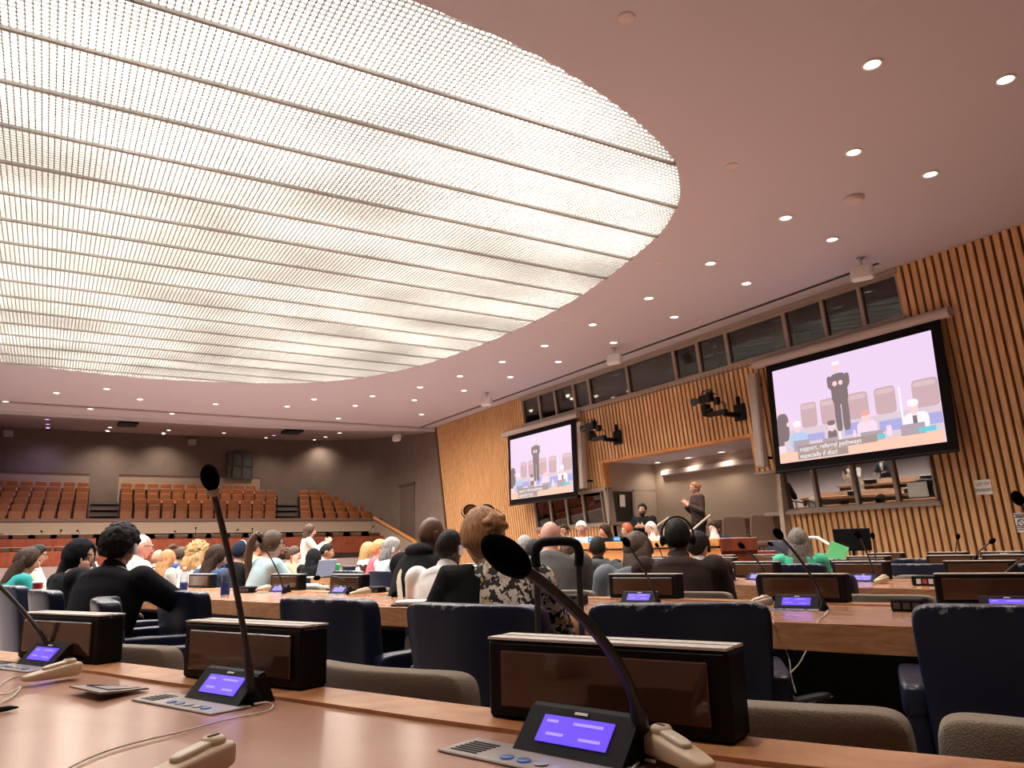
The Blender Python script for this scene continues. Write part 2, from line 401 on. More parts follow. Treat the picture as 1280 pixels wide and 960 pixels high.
# interpreters' booth windows along the top
def pane_window(idx, y0, y1, z0, z1, glassm, fr=.035, off=.02, th=.10, sill=False):
    mb = MB(); bar(mb, y0, y1, z0, z0+fr, off, th); bar(mb, y0, y1, z1-fr, z1, off, th); bar(mb, y0, y0+fr, z0+fr, z1-fr, off, th); bar(mb, y1-fr, y1, z0+fr, z1-fr, off, th)
    w = struct('window_%d' % idx, mb, frame_m)
    g = MB(); bar(g, y0+fr, y1-fr, z0+fr, z1-fr, off-.05, .012); g.build('pane', glassm, w, None)
    return w
pxs = [656.5, 674.5, 694.3, 717.5, 737, 784.8, 843.3, 873.5, 909, 982.5, 1030, 1077, 1127]
ys = [onW(u, 514-.312*(u-656)).y for u in pxs]; ys[0] = 19.1; ys[-1] = 7.12
wi = 1
for i in range(len(ys)-1):
    pane_window(wi, ys[i+1], ys[i], 4.63, 5.37, win_glass, .05 if i in (3, 6, 8) else .035); wi += 1
mb = MB(); yy0, yy1 = 7.0, 19.2
mb.box((13.4, 13.1, 5.0), (.1, 12.4, 1.0)); mb.box((12.6, 13.1, 5.47), (1.7, 12.4, .08)); mb.box((12.6, 13.1, 4.55), (1.55, 12.4, .08))
for y in (7.0, 9.9, 11.4, 14.1, 16.6, 19.2): mb.box((12.65, y, 5.0), (1.5, .08, .9))
struct('wall_booths', mb, mat('booth_interior', (.16, .135, .11), .9))
mb = MB(); mb.box((12.5, 9.45, 4.95), (.5, .35, .5)); mb.box((12.3, 13.2, 4.72), (.3, .5, .16)); struct('trim_5', mb, beige)
bar2 = MB(); bar(bar2, 7.08, 19.14, 4.575, 4.635, .075, .15); bar(bar2, 7.08, 19.14, 5.365, 5.44, .07, .15); struct('trim_6', bar2, frame_m)
# lower booths beside the niche
ys = [onW(u, v).y for u, v in ((668, 640), (689, 638), (709, 636), (730, 634), (754, 630))]; ys[0] = 19.1
for i in range(4):
    pane_window(wi, ys[i+1], ys[i], 1.62, 2.46, win_glass, .035, .03); wi += 1
ys = [onW(u, v).y for u, v in ((974, 615), (1019, 609), (1068, 602), (1118, 596), (1167, 590))]; ys[0] = 10.25; ys[-1] = 7.18
for i in range(4):
    pane_window(wi, ys[i+1], ys[i], 1.62, 2.38, win_refl, .03, .03); wi += 1
mb = MB(); bar(mb, 15.6, 19.16, 2.44, 2.52, .09, .2); bar(mb, 15.6, 19.16, 1.56, 1.63, .09, .2); bar(mb, 15.6, 15.72, 1.6, 2.5, .07, .2)
bar(mb, 7.12, 10.75, 2.36, 2.42, .10, .2); bar(mb, 7.12, 10.66, 1.55, 1.62, .10, .2); struct('trim_7', mb, frame_m)
for y0, y1 in ((7.1, 10.2), (15.75, 19.2)):
    mb = MB(); mb.box((14.3, (y0+y1)/2, 2.0), (.1, y1-y0, 1.6)); mb.box((13.35, (y0+y1)/2, 2.75), (1.8, y1-y0, .08)); mb.box((13.35, (y0+y1)/2, 1.25), (1.8, y1-y0, .08)); mb.box((13.35, y0, 2.0), (1.8, .08, 1.6)); mb.box((13.35, y1, 2.0), (1.8, .08, 1.6))
    struct('wall_booth', mb, dark_m)
# booth window that faces the niche, with a sheet taped on it
mb = MB()
for c, d in (((12.5, 15.6, 2.45), (.85, .06, .06)), ((12.5, 15.6, 1.62), (.85, .06, .06)), ((12.1, 15.6, 2.03), (.06, .06, .86)), ((12.9, 15.6, 2.03), (.06, .06, .86))): mb.box(c, d)
w = struct('window_%d' % wi, mb, frame_m); wi += 1
g = MB(); g.box((12.5, 15.62, 2.03), (.76, .01, .78)); g.build('pane', glass('dark_booth_glass', (.18, .22, .19), .06), w, None)
p = onY(778, 626, 15.58); mb = MB(); mb.box(p, (.17, .004, .30)); tag(mb.build('paper_notice', paper), 'white paper sheet taped on the booth side window', 'notice')
p = onW(1147.5, 612, .05); mb = MB(); mb.hexa([WP(p.y-.17, p.z-.12, .06), WP(p.y+.17, p.z-.12, .06), WP(p.y+.17, p.z-.12, .055), WP(p.y-.17, p.z-.12, .055), WP(p.y-.17, p.z+.12, .06), WP(p.y+.17, p.z+.12, .06), WP(p.y+.17, p.z+.12, .055), WP(p.y-.17, p.z+.12, .055)])
tag(mb.build('paper_sheet', mat('grey_paper', (.55, .56, .52), .8)), 'blank white sheet stuck low on the booth window under the large right screen', 'notice')
# equipment and papers seen through the right booth's panes
q = WP(9.75, 1.63, -.35); mb = MB()
for k in range(5): mb.bbox((q.x+rnd.uniform(-.02, .02), 9.75+rnd.uniform(-.03, .03), 1.30+.075*k), (.35, .42, .065), .008)
tag(mb.build('equipment_stack', mat('grey_equipment', (.12, .12, .13), .5, var=.4, vscale=12)), 'stack of dark equipment boxes behind the first pane of the booth right of the niche', 'equipment')
# side, rear and gallery walls
def wallpoly(name, pts, z0, z1, m, th=.12):
    mb = MB(); A = [V((p[0], p[1], 0)) for p in pts]; B = []
    for i, p in enumerate(A):
        d = (A[min(i+1, len(A)-1)]-A[max(i-1, 0)]).normalized(); B.append(p + V((-d.y, d.x, 0))*-th)
    mb.ribbon(A, B, z0, z1); return struct(name, mb, m)
wallpoly('wall_side', [(12.25, 25.0), (12.35, 28), (12.4, 31.0), (12.1, 33.5), (11.2, 36), (9.6, 37.4), (7.0, 37.9), (2, 38.2), (-10.5, 38.4)], 0, 7.2, taupe)
mb = MB(); mb.hexa([WP(YB, 0, .02), WP(YB, 0, -.4), WP(YB+.1, 0, -.4), WP(YB+.1, 0, .02), WP(YB, H, .02), WP(YB, H, -.8), WP(YB+.1, H, -.8), WP(YB+.1, H, .02)]); struct('wall_front_end', mb, slat_back)
mb = MB(); mb.box((1, -6.9, 2.8), (24, .15, 5.6)); struct('wall_right', mb, beige)
mb = MB(); mb.box((-10.4, 15.8, 3.6), (.15, 45.5, 7.2)); struct('wall_rear', mb, beige)
# ------------------------------------------------------------------ gallery at the far side
RAILZ = onY(200, 648, 31).z
xe = onY(478, 645, 31).x
mb = MB(); mb.box(((xe-10.3)/2, 31.06, RAILZ/2-.05), (xe+10.3, .12, RAILZ-.1)); struct('wall_gallery', mb, beige)
mb = MB(); mb.bbox(((xe-10.3)/2, 31.06, RAILZ-.06), (xe+10.3, .22, .12), .015); struct('trim_8', mb, mat('dark_cap', (.16, .09, .07), .35))
# stair flank beside the side wall with its orange handrail
e1 = onX(498, 645, 11.75); e2 = onX(519, 678, 11.75); xs = xe
mb = MB(); mb.box(((xs+11.8)/2, 31.06, RAILZ/2-.05), (11.8-xs, .12, RAILZ-.1))
mb.hexa([(11.7, e2.y, 0), (11.8, e2.y, 0), (11.8, 31.1, 0), (11.7, 31.1, 0), (11.7, e2.y, e2.z), (11.8, e2.y, e2.z), (11.8, 31.1, RAILZ-.05), (11.7, 31.1, RAILZ-.05)]); struct('wall_stair', mb, mat('stair_plaster', (.33, .255, .20), .85))
mb = MB(); mb.tube([(11.72, 31.0, RAILZ), (11.72, e2.y, e2.z+.05), (11.72, e2.y-.9, e2.z-.6)], (.06, .09), 8); tag(mb.build('stair_handrail', orange_w), 'orange wooden handrail sloping down the stair flank by the gallery', 'handrail')
# stepped floor under the seats
NROW = 6; ROWY = [32.6+.86*i for i in range(NROW)]
TOPPX = [638.5, 630.6, 622.6, 615, 608, 601.8]
ROWTOP = [onY(60, TOPPX[i], ROWY[i]+.1).z for i in range(NROW)]
mb = MB()
for i in range(NROW):
    z = ROWTOP[i]-.86; y0 = ROWY[i]-.5; mb.box((.5, y0+.45 if i < NROW-1 else y0+3.0, z/2), (22, .9 if i < NROW-1 else 6, z))
mb.box((.5, 31.6, (ROWTOP[0]-.9)/2), (22, 1.2, ROWTOP[0]-.9)); struct('floor_gallery', mb, carpet)
step_m = mat('step_edge', (.30, .25, .21), .7)
def aisle(px0, px1, label):
    t = thing('aisle_steps', label, 'steps', (0, 0, 0)); k = 0
    for i in range(NROW-1):
        for h in (0, 1):
            y = ROWY[i]-.45+.43*h; z = ROWTOP[i]-.86+(ROWTOP[i+1]-ROWTOP[i])*.5*h+.02
            a = onY(px0, 630, y).x; b = onY(px1, 630, y).x
            mb = MB(); mb.box(((a+b)/2, y+.2, z), (b-a, .42, .05)); o = mb.build('tread', black_m, t)
            q = MB(); q.box(((a+b)/2, y-.012, z+.012), (b-a, .03, .022)); q.build('nosing', step_m, o)
    return t
aisle(114, 149, 'carpeted aisle steps with pale nosings between the left and middle gallery seat blocks')
aisle(347, 373, 'carpeted aisle steps with pale nosings between the middle and right gallery seat blocks')
# beige screen walls behind the last row
z1 = onY(60, 592, 37.6).z; z0 = ROWTOP[5]-.9
a, b = onY(112, 594, 37.6).x, onY(149, 594, 37.6).x; c = onY(325, 598, 37.6).x
for x0, x1 in ((-10.3, a), (b, c)):
    mb = MB(); mb.box(((x0+x1)/2, 37.65, (z0+z1)/2), (x1-x0, .1, z1-z0)); struct('wall_gallery_screen', mb, beige)
    mb = MB(); mb.box(((x0+x1)/2, 37.65, z1+.02), (x1-x0+.02, .14, .05)); struct('trim_9', mb, mat('dark_cap', (.16, .09, .07), .35))
# glazed control room beside the exit
mb = MB(); a = onY(287, 580, 37.3); b = onY(317, 580, 37.3); zt = onY(300, 566, 37.3).z; zb = onY(300, 597, 37.3).z; zm = onY(300, 581, 37.3).z
for z in (zt, zm, zb): mb.box(((a.x+b.x)/2, 37.5, z), (b.x-a.x, .08, .08))
for x in (a.x, a.x+(b.x-a.x)*.2, a.x+(b.x-a.x)*.6, b.x): mb.box((x, 37.5, (zt+zb)/2), (.07, .08, zt-zb))
w = struct('window_%d' % wi, mb, dark_m); wi += 1
g = MB(); g.box(((a.x+b.x)/2, 37.54, (zt+zb)/2), (b.x-a.x, .02, zt-zb)); g.build('pane', mat('dim_window', (.10, .11, .11), .15), w, None)
# door and landing rail on the side wall
d0 = onX(500, 640, 12.3); d1 = onX(517, 640, 12.3); zt = onX(508, 607, 12.3).z
mb = MB(); mb.box((12.33, (d0.y+d1.y)/2, zt-1.05), (.06, abs(d0.y-d1.y), 2.1)); w = struct('door_1', mb, mat('door_brown', (.14, .105, .09), .6))
g = MB(); g.box((12.28, d1.y+.15, zt-1.1), (.06, .04, .3)); g.build('door_handle', steel, w)
g = MB(); g.box((12.29, (d0.y+d1.y)/2, zt+.04), (.08, abs(d0.y-d1.y)+.2, .08)); g.build('door_frame', dark_m, w)
# ------------------------------------------------------------------ projection screens on the front wall
emb = lambda nm, c, s=1.0: emis(nm, c, s)
SC = {k: emb('screen_'+k, c, SCR) for k, c in dict(lav=(.86, .66, .90), pink=(.93, .72, .86), tan=(.62, .42, .45), tan2=(.72, .53, .56), black=(.22, .16, .17), skin=(.95, .66, .66), white=(.97, .92, .97), blue=(.42, .42, .78), cyan=(.15, .62, .72), desk=(.96, .60, .46), grey=(.45, .36, .42), shirt=(.48, .62, .85), red=(.85, .42, .38), floor=(.74, .60, .68), txt=(1, 1, 1), bar=(.40, .29, .28)).items()}
def screen(yc, label):
    W, Hh, X, Z0 = 3.13, 1.76, 11.65, 2.47
    t = thing('projection_screen', label, 'screen', (X, yc, Z0), 0, 'projection screens on the front wall')
    L = lambda s, tt, k: V((-.004*k, W/2 - s*W, tt*Hh))
    mb = MB(); mb.bbox((.02, 0, Hh/2+.04), (.025, W+.32, Hh+.36), .006); mb.build('screen_fabric', mat('screen_border_cloth', (.010, .009, .009), .95, spec=.05), t)
    mb = MB(); mb.tube([(.03, W/2+.45, Hh+.22), (.03, -W/2-.33, Hh+.22)], .085, 16); mb.build('case', case_m, t)
    mb = MB(); mb.tube([(.01, W/2+.16, -.15), (.01, -W/2-.16, -.15)], .022, 10); mb.build('bottom_bar', black_m, t)
    back = MB(); back.box((-.002, 0, Hh/2), (.012, W, Hh))
    def rect(s0, s1, t0, t1, k, m, nm, r=0.0):
        mb = MB(); a = L((s0+s1)/2, (t0+t1)/2, k)
        w, h = abs(s1-s0)*W, abs(t1-t0)*Hh
        if r: mb.sbox((a.x-.004, a.y, a.z), (.006, w, h), r, nu=28, nv=14)
        else: mb.box((a.x-.004, a.y, a.z), (.004, w, h))
        return mb
    acc = MB(); mi = []; names = list(SC)
    def put(mbs, nm, m):
        for x in mbs: acc.join(x); mi.extend([names.index(m)]*len(x.f))
    put([back], 'ground', 'lav')
    put([rect(.0, 1, .60, 1.0, .3, 0, 0)], 'backdrop', 'pink')
    put([rect(0, 1, .1, .33, .6, 0, 0)], 'stage', 'floor')
    put([rect(.10, .32, .19, .26, .9, 0, 0), rect(.45, .55, .19, .30, .9, 0, 0), rect(.66, 1, .17, .27, .9, 0, 0)], 'dais', 'blue')
    put([rect(a-w/2, a+w/2, .33, .585, 1.2, 0, 0, .3) for a, w in ((.23, .11), (.36, .10), (.55, .125), (.71, .12), (.93, .14))], 'chair_backs', 'tan')
    put([rect(a-w/2.4, a+w/2.4, .52, .565, 2.4, 0, 0, .4) for a, w in ((.23, .11), (.36, .10), (.55, .125), (.71, .12), (.93, .14))], 'chair_tops', 'tan2')
    put([rect(.415, .425, .16, .5, 2.6, 0, 0), rect(.79, .80, .2, .55, 2.6, 0, 0)], 'rails', 'white')
    put([rect(.395, .50, .50, .815, 3, 0, 0, .5), rect(.405, .445, .24, .56, 3, 0, 0, .5), rect(.45, .495, .24, .56, 3, 0, 0, .5), rect(.375, .405, .68, .80, 3, 0, 0, .6), rect(.488, .518, .68, .80, 3, 0, 0, .6), rect(.385, .45, .66, .70, 3, 0, 0, .6), rect(.45, .51, .66, .70, 3, 0, 0, .6), rect(-.0, .085, .22, .52, 3, 0, 0, .6), rect(.0, .04, .12, .4, 3, 0, 0)], 'dark_figures', 'black')
    put([rect(.425, .468, .825, .925, 4, 0, 0, .9), rect(.41, .44, .69, .74, 5, 0, 0, .9), rect(.45, .475, .69, .74, 5, 0, 0, .9), rect(.005, .035, .52, .60, 4, 0, 0, .9), rect(.07, .10, .37, .42, 5, 0, 0, .9)], 'skin_tones', 'skin')
    put([rect(.12, .17, .29, .40, 5, 0, 0, .9), rect(.355, .395, .25, .35, 5, 0, 0, .9), rect(.565, .615, .28, .38, 5, 0, 0, .9), rect(.835, .885, .28, .39, 5, 0, 0, .9)], 'seated_heads', 'skin')
    put([rect(.118, .172, .35, .415, 6, 0, 0, .8), rect(.83, .89, .35, .42, 6, 0, 0, .8), rect(.80, .935, .13, .30, 4.4, 0, 0, .6), rect(.42, .468, .895, .935, 6, 0, 0, .8)], 'pale_hair', 'white')
    put([rect(.56, .62, .345, .40, 6, 0, 0, .8)], 'red_hair', 'red')
    put([rect(.35, .40, .31, .36, 6, 0, 0, .8), rect(.345, .405, .15, .27, 4.2, 0, 0, .7), rect(.85, .873, .16, .27, 5, 0, 0)], 'dark_hair', 'black')
    put([rect(.085, .21, .13, .30, 4.4, 0, 0, .6)], 'blue_shirt', 'shirt')
    put([rect(.53, .65, .13, .30, 4.4, 0, 0, .6), rect(.505, .52, .13, .23, 5.4, 0, 0, .5), rect(.70, .73, .12, .22, 5.4, 0, 0, .4), rect(.0, .05, .10, .18, 5.4, 0, 0)], 'pink_jacket', 'pink')
    put([rect(.11, .22, .10, .21, 7, 0, 0), rect(.31, .41, .10, .19, 7, 0, 0), rect(.55, .68, .10, .19, 7, 0, 0), rect(.78, .91, .10, .20, 7, 0, 0)], 'monitors', 'grey')
    put([rect(.13, .205, .10, .145, 8, 0, 0), rect(.335, .41, .10, .145, 8, 0, 0), rect(.60, .69, .105, .15, 8, 0, 0), rect(.875, .965, .11, .155, 8, 0, 0)], 'name_plates', 'cyan')
    put([rect(0, 1, 0, .105, 6, 0, 0)], 'bench_front', 'desk')
    put([rect(.135, .645, .085, .155, 9, 0, 0), rect(.135, .465, .012, .082, 9, 0, 0)], 'caption_bar', 'bar')
    M = Matrix(((0, 0, -1, -.045), (-1, 0, 0, W/2-.15*W), (0, 1, 0, .118*Hh), (0, 0, 0, 1)))
    me = bpy.data.meshes.new('picture'); me.from_pydata([tuple(p) for p in acc.v], [], acc.f)
    for k in names: me.materials.append(SC[k])
    me.polygons.foreach_set('material_index', mi); link('picture', me, None, t, None)
    q = text_mb('support, referral pathways', .118, M, 'LEFT'); M = M.copy(); M[2][3] = .046*Hh
    q.join(text_mb('especially if discl', .118, M, 'LEFT')); q.build('caption', SC['txt'], t, None)
    return t
screen(8.18, 'large projection screen nearest the camera, above the booth right of the stage niche')
screen(18.04, 'projection screen at the left end of the slatted wall, left of the stage niche')
# loudspeaker columns
for y, z0, z1, w, lb in ((16.12, 2.52, 4.25, .17, 'slim grey loudspeaker column beside the left projection screen'), (10.27, 2.45, 4.30, .20, 'slim grey loudspeaker column beside the large right projection screen')):
    t = thing('loudspeaker_column', lb, 'loudspeaker', (0, 0, 0)); zc = (z0+z1)/2
    mb = MB(); mb.bbox((11.72, y, zc), (.14, w, z1-z0), .01); mb.build('cabinet', case_m, t)
    mb = MB(); mb.bbox((11.645, y, zc), (.012, w*.8, (z1-z0)*.96), .004); mb.build('grille', mat('speaker_cloth', (.36, .31, .28), .9, bump=.3, bscale=300), t)
    for z in (z0+.2, z1-.2): mb = MB(); mb.box((11.88, y, z), (.25, .06, .05)); mb.build('bracket', black_m, t)
# remote cameras on the slatted wall
def robo(u, v, lb, flip):
    b = onW(u, v, .06)
    t = thing('remote_camera', lb, 'camera', b, 0)
    mb = MB(); mb.bbox((.0, 0, -.04), (.05, .30, .34), .01); mb.build('wall_plate', black_m, t)
    mb = MB(); mb.bbox((-.22, .02, -.10), (.44, .10, .09), .012); mb.bbox((-.42, .22, -.05), (.11, .52, .10), .02); mb.build('bracket_arm', black_m, t)
    mb = MB(); mb.bbox((-.42, .52, .06), (.20, .12, .26), .03); mb.lathe([(.07, 0), (.075, .05), (.05, .06)], 16, (-.42, .42, .02)); mb.build('pan_head', black_m, t)
    mb = MB(); mb.bbox((-.42, .50, .30), (.14, .34, .16), .02); mb.bbox((-.42, .40, .40), (.09, .14, .06), .015); mb.build('camera_body', black_m, t)
    mb = MB(); R = Matrix.Rotation(-pi/2, 3, 'X'); mb.lathe([(.05, 0), (.055, .08), (.07, .13), (.085, .22), (.078, .22)], 18, (-.42, .66, .29), R); mb.build('lens', black_gl, t)
    mb = MB(); mb.tube([(-.42, .62, .40), (-.42, .6, .46), (-.42, .36, .47), (-.42, .30, .38), (-.42, .22, .34)], .013, 8); mb.build('top_handle', black_m, t)
    mb = MB(); mb.bbox((-.42, .20, .20), (.10, .10, .15), .01); mb.tube([(-.3, .1, -.02), (-.34, .06, .12), (-.4, .2, .22)], .01, 6); mb.build('control_box', black_m, t)
    mb = MB(); mb.bbox((-.05, -.01, .20), (.06, .07, .16), .01); mb.build('junction_box', black_m, t)
    if flip:
        for c in kids(t): c.location.x *= 1
    return t
robo(925, 513, 'black remote broadcast camera on the slatted wall nearer the large right screen', 0)
robo(772, 545, 'black remote broadcast camera on the slatted wall nearer the left screen', 0)
# ------------------------------------------------------------------ downlights
lens_m = emis('downlight_lens', (1, .93, .86), 2.6); lens_v = emis('violet_downlight_lens', (.55, .35, 1), 1.2)
def light_proto(m, col, e, name, ang=95):
    t = thing(name, 'x', 'ceiling light', (0, 0, 0))
    mb = MB(); mb.lathe([(.075, -.012), (.095, -.012), (.098, 0), (.075, 0)], 20, cap=False); mb.build('trim_ring', white_p, t)
    mb = MB(); mb.lathe([(.076, -.004), (.0001, -.006)], 20, cap=False); mb.build('lens', m, t)
    l = bpy.data.lights.new(name+'_beam', 'SPOT'); l.energy = e; l.color = col; l.spot_size = radians(ang); l.spot_blend = .9; l.shadow_soft_size = .07
    lo = bpy.data.objects.new('beam', l); COL.objects.link(lo); lo.location = (0, 0, -.03); lo.parent = t
    return t
lp = None
def downlight(P, label, kind=0, group='recessed downlights in the main ceiling'):
    global lp
    if lp is None: lp = {0: light_proto(lens_m, (1, .86, .72), DL, 'downlight'), 1: light_proto(lens_v, (.75, .6, 1), DL*.2, 'violet_downlight', 140), 2: light_proto(lens_m, (1, .84, .70), DL*2.2, 'gallery_downlight', 176), 3: light_proto(lens_m, (1, .86, .74), DL*.13, 'niche_downlight', 150), 4: light_proto(lens_m, (1, .82, .66), DL*.5, 'rear_downlight', 140)}; lp['u'] = set()
    k = int(kind)
    if k not in lp['u']:
        lp['u'].add(k); t = lp[k]; t.location = P; t['label'] = label; t['group'] = group; return t
    return dup(lp[k], P, 0, label, group)
rowN = [(1257,99),(1163,217.5),(1040,299),(933,354),(843,396),(767,428),(698,452),(638,471),(580,488),(527,518)]
rowI = [(1090,80),(1067,190),(982,272),(888,329),(811,372.5),(741,405.5),(681,432),(628,452),(575,470),(525,484),(465.5,495),(392.5,499)]
rowF = [(518,500),(444,507),(359,508),(269.5,505),(175,499),(133.5,486),(70.5,491)]
rowE = [(423,523),(305,521.5),(215,517),(113,511),(7,502)]
for i, (u, v) in enumerate(rowN): downlight(onZ(u, v, H-.002), '%s recessed downlight, counted from the right, in the row nearest the slatted wall' % ORD[i])
for i, (u, v) in enumerate(rowI): downlight(onZ(u, v, H-.002), '%s recessed downlight, counted from the right, in the row round the oval panel' % ORD[i])
for i, (u, v) in enumerate(rowF): downlight(onZ(u, v, H-.002), '%s recessed downlight, counted from the right, in the row beyond the oval panel' % ORD[i], 2)
for i, (u, v) in enumerate(rowE): downlight(onZ(u, v, H-.002), '%s recessed downlight, counted from the right, along the step before the gallery' % ORD[i], 2)
for i, (x, y) in enumerate([(11, -1), (8, 1), (9.5, -3), (4, 2), (0, 1.5), (-4, 3), (-7.5, 8), (-7.5, 13), (-7.5, 18), (4, -4), (-2, -4)]):
    downlight((x, y, H-.002), 'recessed downlight in the ceiling behind the camera position', 0, 'recessed downlights behind the desks')
def onG(u, v):                                      # point of the gallery ceiling
    lo, hi = 25.0, 60.0
    for _ in range(50):
        y = (lo+hi)/2; a = onY(u, v, y)
        if a.z < gceil(a.x, a.y): lo = y
        else: hi = y
    return onY(u, v, lo)
gal = [((444,537),0),((424.5,541),0),((407,546),0),((393,549.5),0),((380,552),0),((342.5,544),1),((332.5,547),0),((280,541),0),((211,537.5),0),((204.5,541),0),((197,545),0),((137.5,534),0),((134,538),0),((131,542),0),((59,524),1),((59.5,530),1),((60,534),1),((60,538),1)]
gi = [0, 0]
for (u, v), k in gal:
    p = onG(u, v); p.y = min(p.y, 37.2); p.z = gceil(p.x, p.y)-.004
    downlight(p, ('%s violet downlight, counted from the right, in the ceiling over the gallery' if k else '%s white downlight, counted from the right, in the ceiling over the gallery') % ORD[gi[k]], 1 if k else 4, 'downlights over the gallery'); gi[k] += 1
for i, (u, v) in enumerate([(901.5, 565), (860, 572), (822, 578)]): downlight(onZ(u, v, 3.148), '%s recessed downlight, counted from the right, in the niche soffit' % ORD[i], 3, 'downlights over the stage niche')
# ------------------------------------------------------------------ ceiling devices
def disc(u, v, r, name, lb, cat, hgt=.03, grp=None):
    mb = MB(); p = onZ(u, v, H); mb.lathe([(r, 0), (r, -hgt*.5), (r*.8, -hgt), (.001, -hgt)], 24, p); return tag(mb.build(name, mat('device_offwhite', (.60, .50, .47), .6)), lb, cat, grp)
disc(1067, 247, .13, 'smoke_detector', 'round off-white smoke detector on the ceiling right of the oval panel', 'smoke detector', .06)
for u, v, lb in ((783, 22, 'blank ceiling disc above the oval panel near the top edge'), (915, 207, 'blank ceiling disc right of the tip of the oval panel'), (822, 328, 'blank ceiling disc beside the lower right curve of the oval panel'), (703, 400, 'blank ceiling disc beside the lower edge of the oval panel')): disc(u, v, .075, 'ceiling_disc', lb, 'cover plate', .012, 'blank ceiling discs')
def wap(u, v, lb, s=1.0):
    p = onZ(u, v-11*s, H); t = thing('wireless_antenna', lb, 'antenna', p, radians(25), 'white antennas under the ceiling')
    mb = MB(); mb.tube([(0, 0, 0), (0, 0, -.16)], .02, 8); mb.lathe([(.06, 0), (.06, -.02), (.02, -.03)], 14); mb.build('bracket', steel, t)
    mb = MB(); mb.sbox((0, 0, -.26), (.14, .34, .25), .3, Matrix.Rotation(radians(18), 3, 'Y')); mb.build('antenna_box', white_p, t)
    return t
wap(1075, 333, 'white boxy antenna hung under the ceiling above the large right screen')
wap(767, 446, 'white boxy antenna hung under the ceiling above the upper booth windows')
wap(608, 502, 'white boxy antenna hung under the ceiling above the left screen')
wap(496, 543, 'white boxy antenna hung at the corner between slatted wall and gallery', .4)
for u, v, lb in ((10, 542, 'small white speaker box high on the gallery wall, leftmost'), (240, 553, 'small white speaker box high on the gallery wall, above the middle seat block'), (412, 558, 'small white speaker box high on the gallery wall, above the right seat block')):
    p = onY(u, v, 37.5); mb = MB(); mb.sbox(p, (.36, .25, .28), .3); mb.box((p.x, p.y+.2, p.z), (.1, .4, .08)); tag(mb.build('wall_speaker', mat('device_grey', (.40, .37, .36), .6)), lb, 'loudspeaker', 'speaker boxes on the gallery wall')
for u0, u1, v0, v1, lb in ((148, 172, 524.5, 531, 'black rectangular vent in the gallery ceiling over the left aisle'), (355, 376, 534.5, 540.5, 'black rectangular vent in the gallery ceiling over the right aisle')):
    p = onG((u0+u1)/2, (v0+v1)/2); w = onY(u1, v0, p.y).x-onY(u0, v0, p.y).x
    t = thing('ceiling_vent', lb, 'vent', (p.x, p.y, gceil(p.x, p.y)), 0, 'black gallery ceiling vents')
    mb = MB(); mb.box((0, 0, -.06), (w, .9, .1)); mb.build('frame', black_m, t)
    mb = MB()
    for k in range(9): mb.box((0, -.4+.1*k, -.115), (w*.9, .02, .012))
    mb.build('grille', mat('vent_grey', (.03, .03, .03), .5), t)
# exit sign
p = onG(337, 553); p = onY(337, 553.5, p.y-1.0 if p.y > 33 else 33.5)
t = thing('exit_sign', 'red illuminated EXIT sign hanging over the gallery', 'sign', p, 0)
mb = MB(); mb.bbox((0, 0, 0), (.42, .05, .24), .01); mb.build('housing', mat('exit_dark', (.05, .01, .01), .5), t)
mb = MB(); mb.tube([(0, 0, .12), (0, 0, gceil(p.x, p.y)-p.z)], .012, 6); mb.build('hanger', black_m, t)
text_mb('EXIT', .20, Matrix(((1, 0, 0, 0), (0, 0, -1, -.028), (0, 1, 0, 0), (0, 0, 0, 1)))).build('letters', emis('exit_red', (1, .03, .05), .8), t, None)
p = onY(395.5, 600, 37.3); mb = MB(); mb.box(p, (.24, .02, .24)); o = tag(mb.build('exit_plate', paper), 'small white pictogram plate on the gallery wall above the right seat block', 'sign')
q = MB(); q.lathe([(.07, 0), (.07, .006), (.035, .006)], 18, (p.x, p.y-.012, p.z), Matrix.Rotation(pi/2, 3, 'X')); q.build('pictogram', black_m, o)
# paper signs on the slatted wall
def wsign(u0, v0, u1, v1, name, lb):
    a = onW(u0, v0, .055); b = onW(u1, v1, .055)
    t = thing(name, lb, 'sign', (0, 0, 0)); yl, yr, zt, zb = a.y, b.y, a.z, b.z
    mb = MB(); bar(mb, yr, yl, zb, zt, .058, .004); mb.build('sheet', paper, t); return t, yl, yr, zt, zb
def WM(y, z, off): return Matrix(((0, -LEAN, -1, wx(z)-off), (-1, 0, 0, y), (0, 1, 0, z), (0, 0, 0, 1)))
ink = mat('black_ink', (.02, .02, .02), .7)
t, yl, yr, zt, zb = wsign(1217, 600.5, 1241.5, 617.5, 'list_sign', 'white paper sign reading LIST OF SPEAKERS on the slatted wall')
q = text_mb('LIST OF', .062, WM((yl+yr)/2, zb+(zt-zb)*.70, .0605)); q.join(text_mb('SPEAKERS', .062, WM((yl+yr)/2, zb+(zt-zb)*.30, .0605))); q.build('lettering', ink, t, None)
t, yl, yr, zt, zb = wsign(1267, 641.5, 1287, 665, 'notice_sign', 'white printed NOTICE sign at the right edge of the slatted wall')
mb = MB(); bar(mb, yr+.01, yl-.01, zt-.07, zt-.012, .061, .003); mb.build('header', ink, t)
text_mb('NOTICE', .05, WM((yl+yr)/2, zt-.04, .0635)).build('header_text', paper, t, None)
mb = MB(); ym = (yl+yr)/2; zc = zt-.14; pts = [WP(ym+.05*cos(a), zc+.05*sin(a), .062) for a in [2*pi*i/20 for i in range(21)]]; mb.tube(pts, .006, 5); mb.tube([WP(ym+.035, zc+.035, .062), WP(ym-.035, zc-.035, .062)], .006, 5); mb.build('symbol', ink, t)
mb = MB()
for k in range(3): bar(mb, ym-.09, ym+.09, zb+.03+.028*k, zb+.042+.028*k, .0605, .002)
mb.build('fine_print', ink, t)
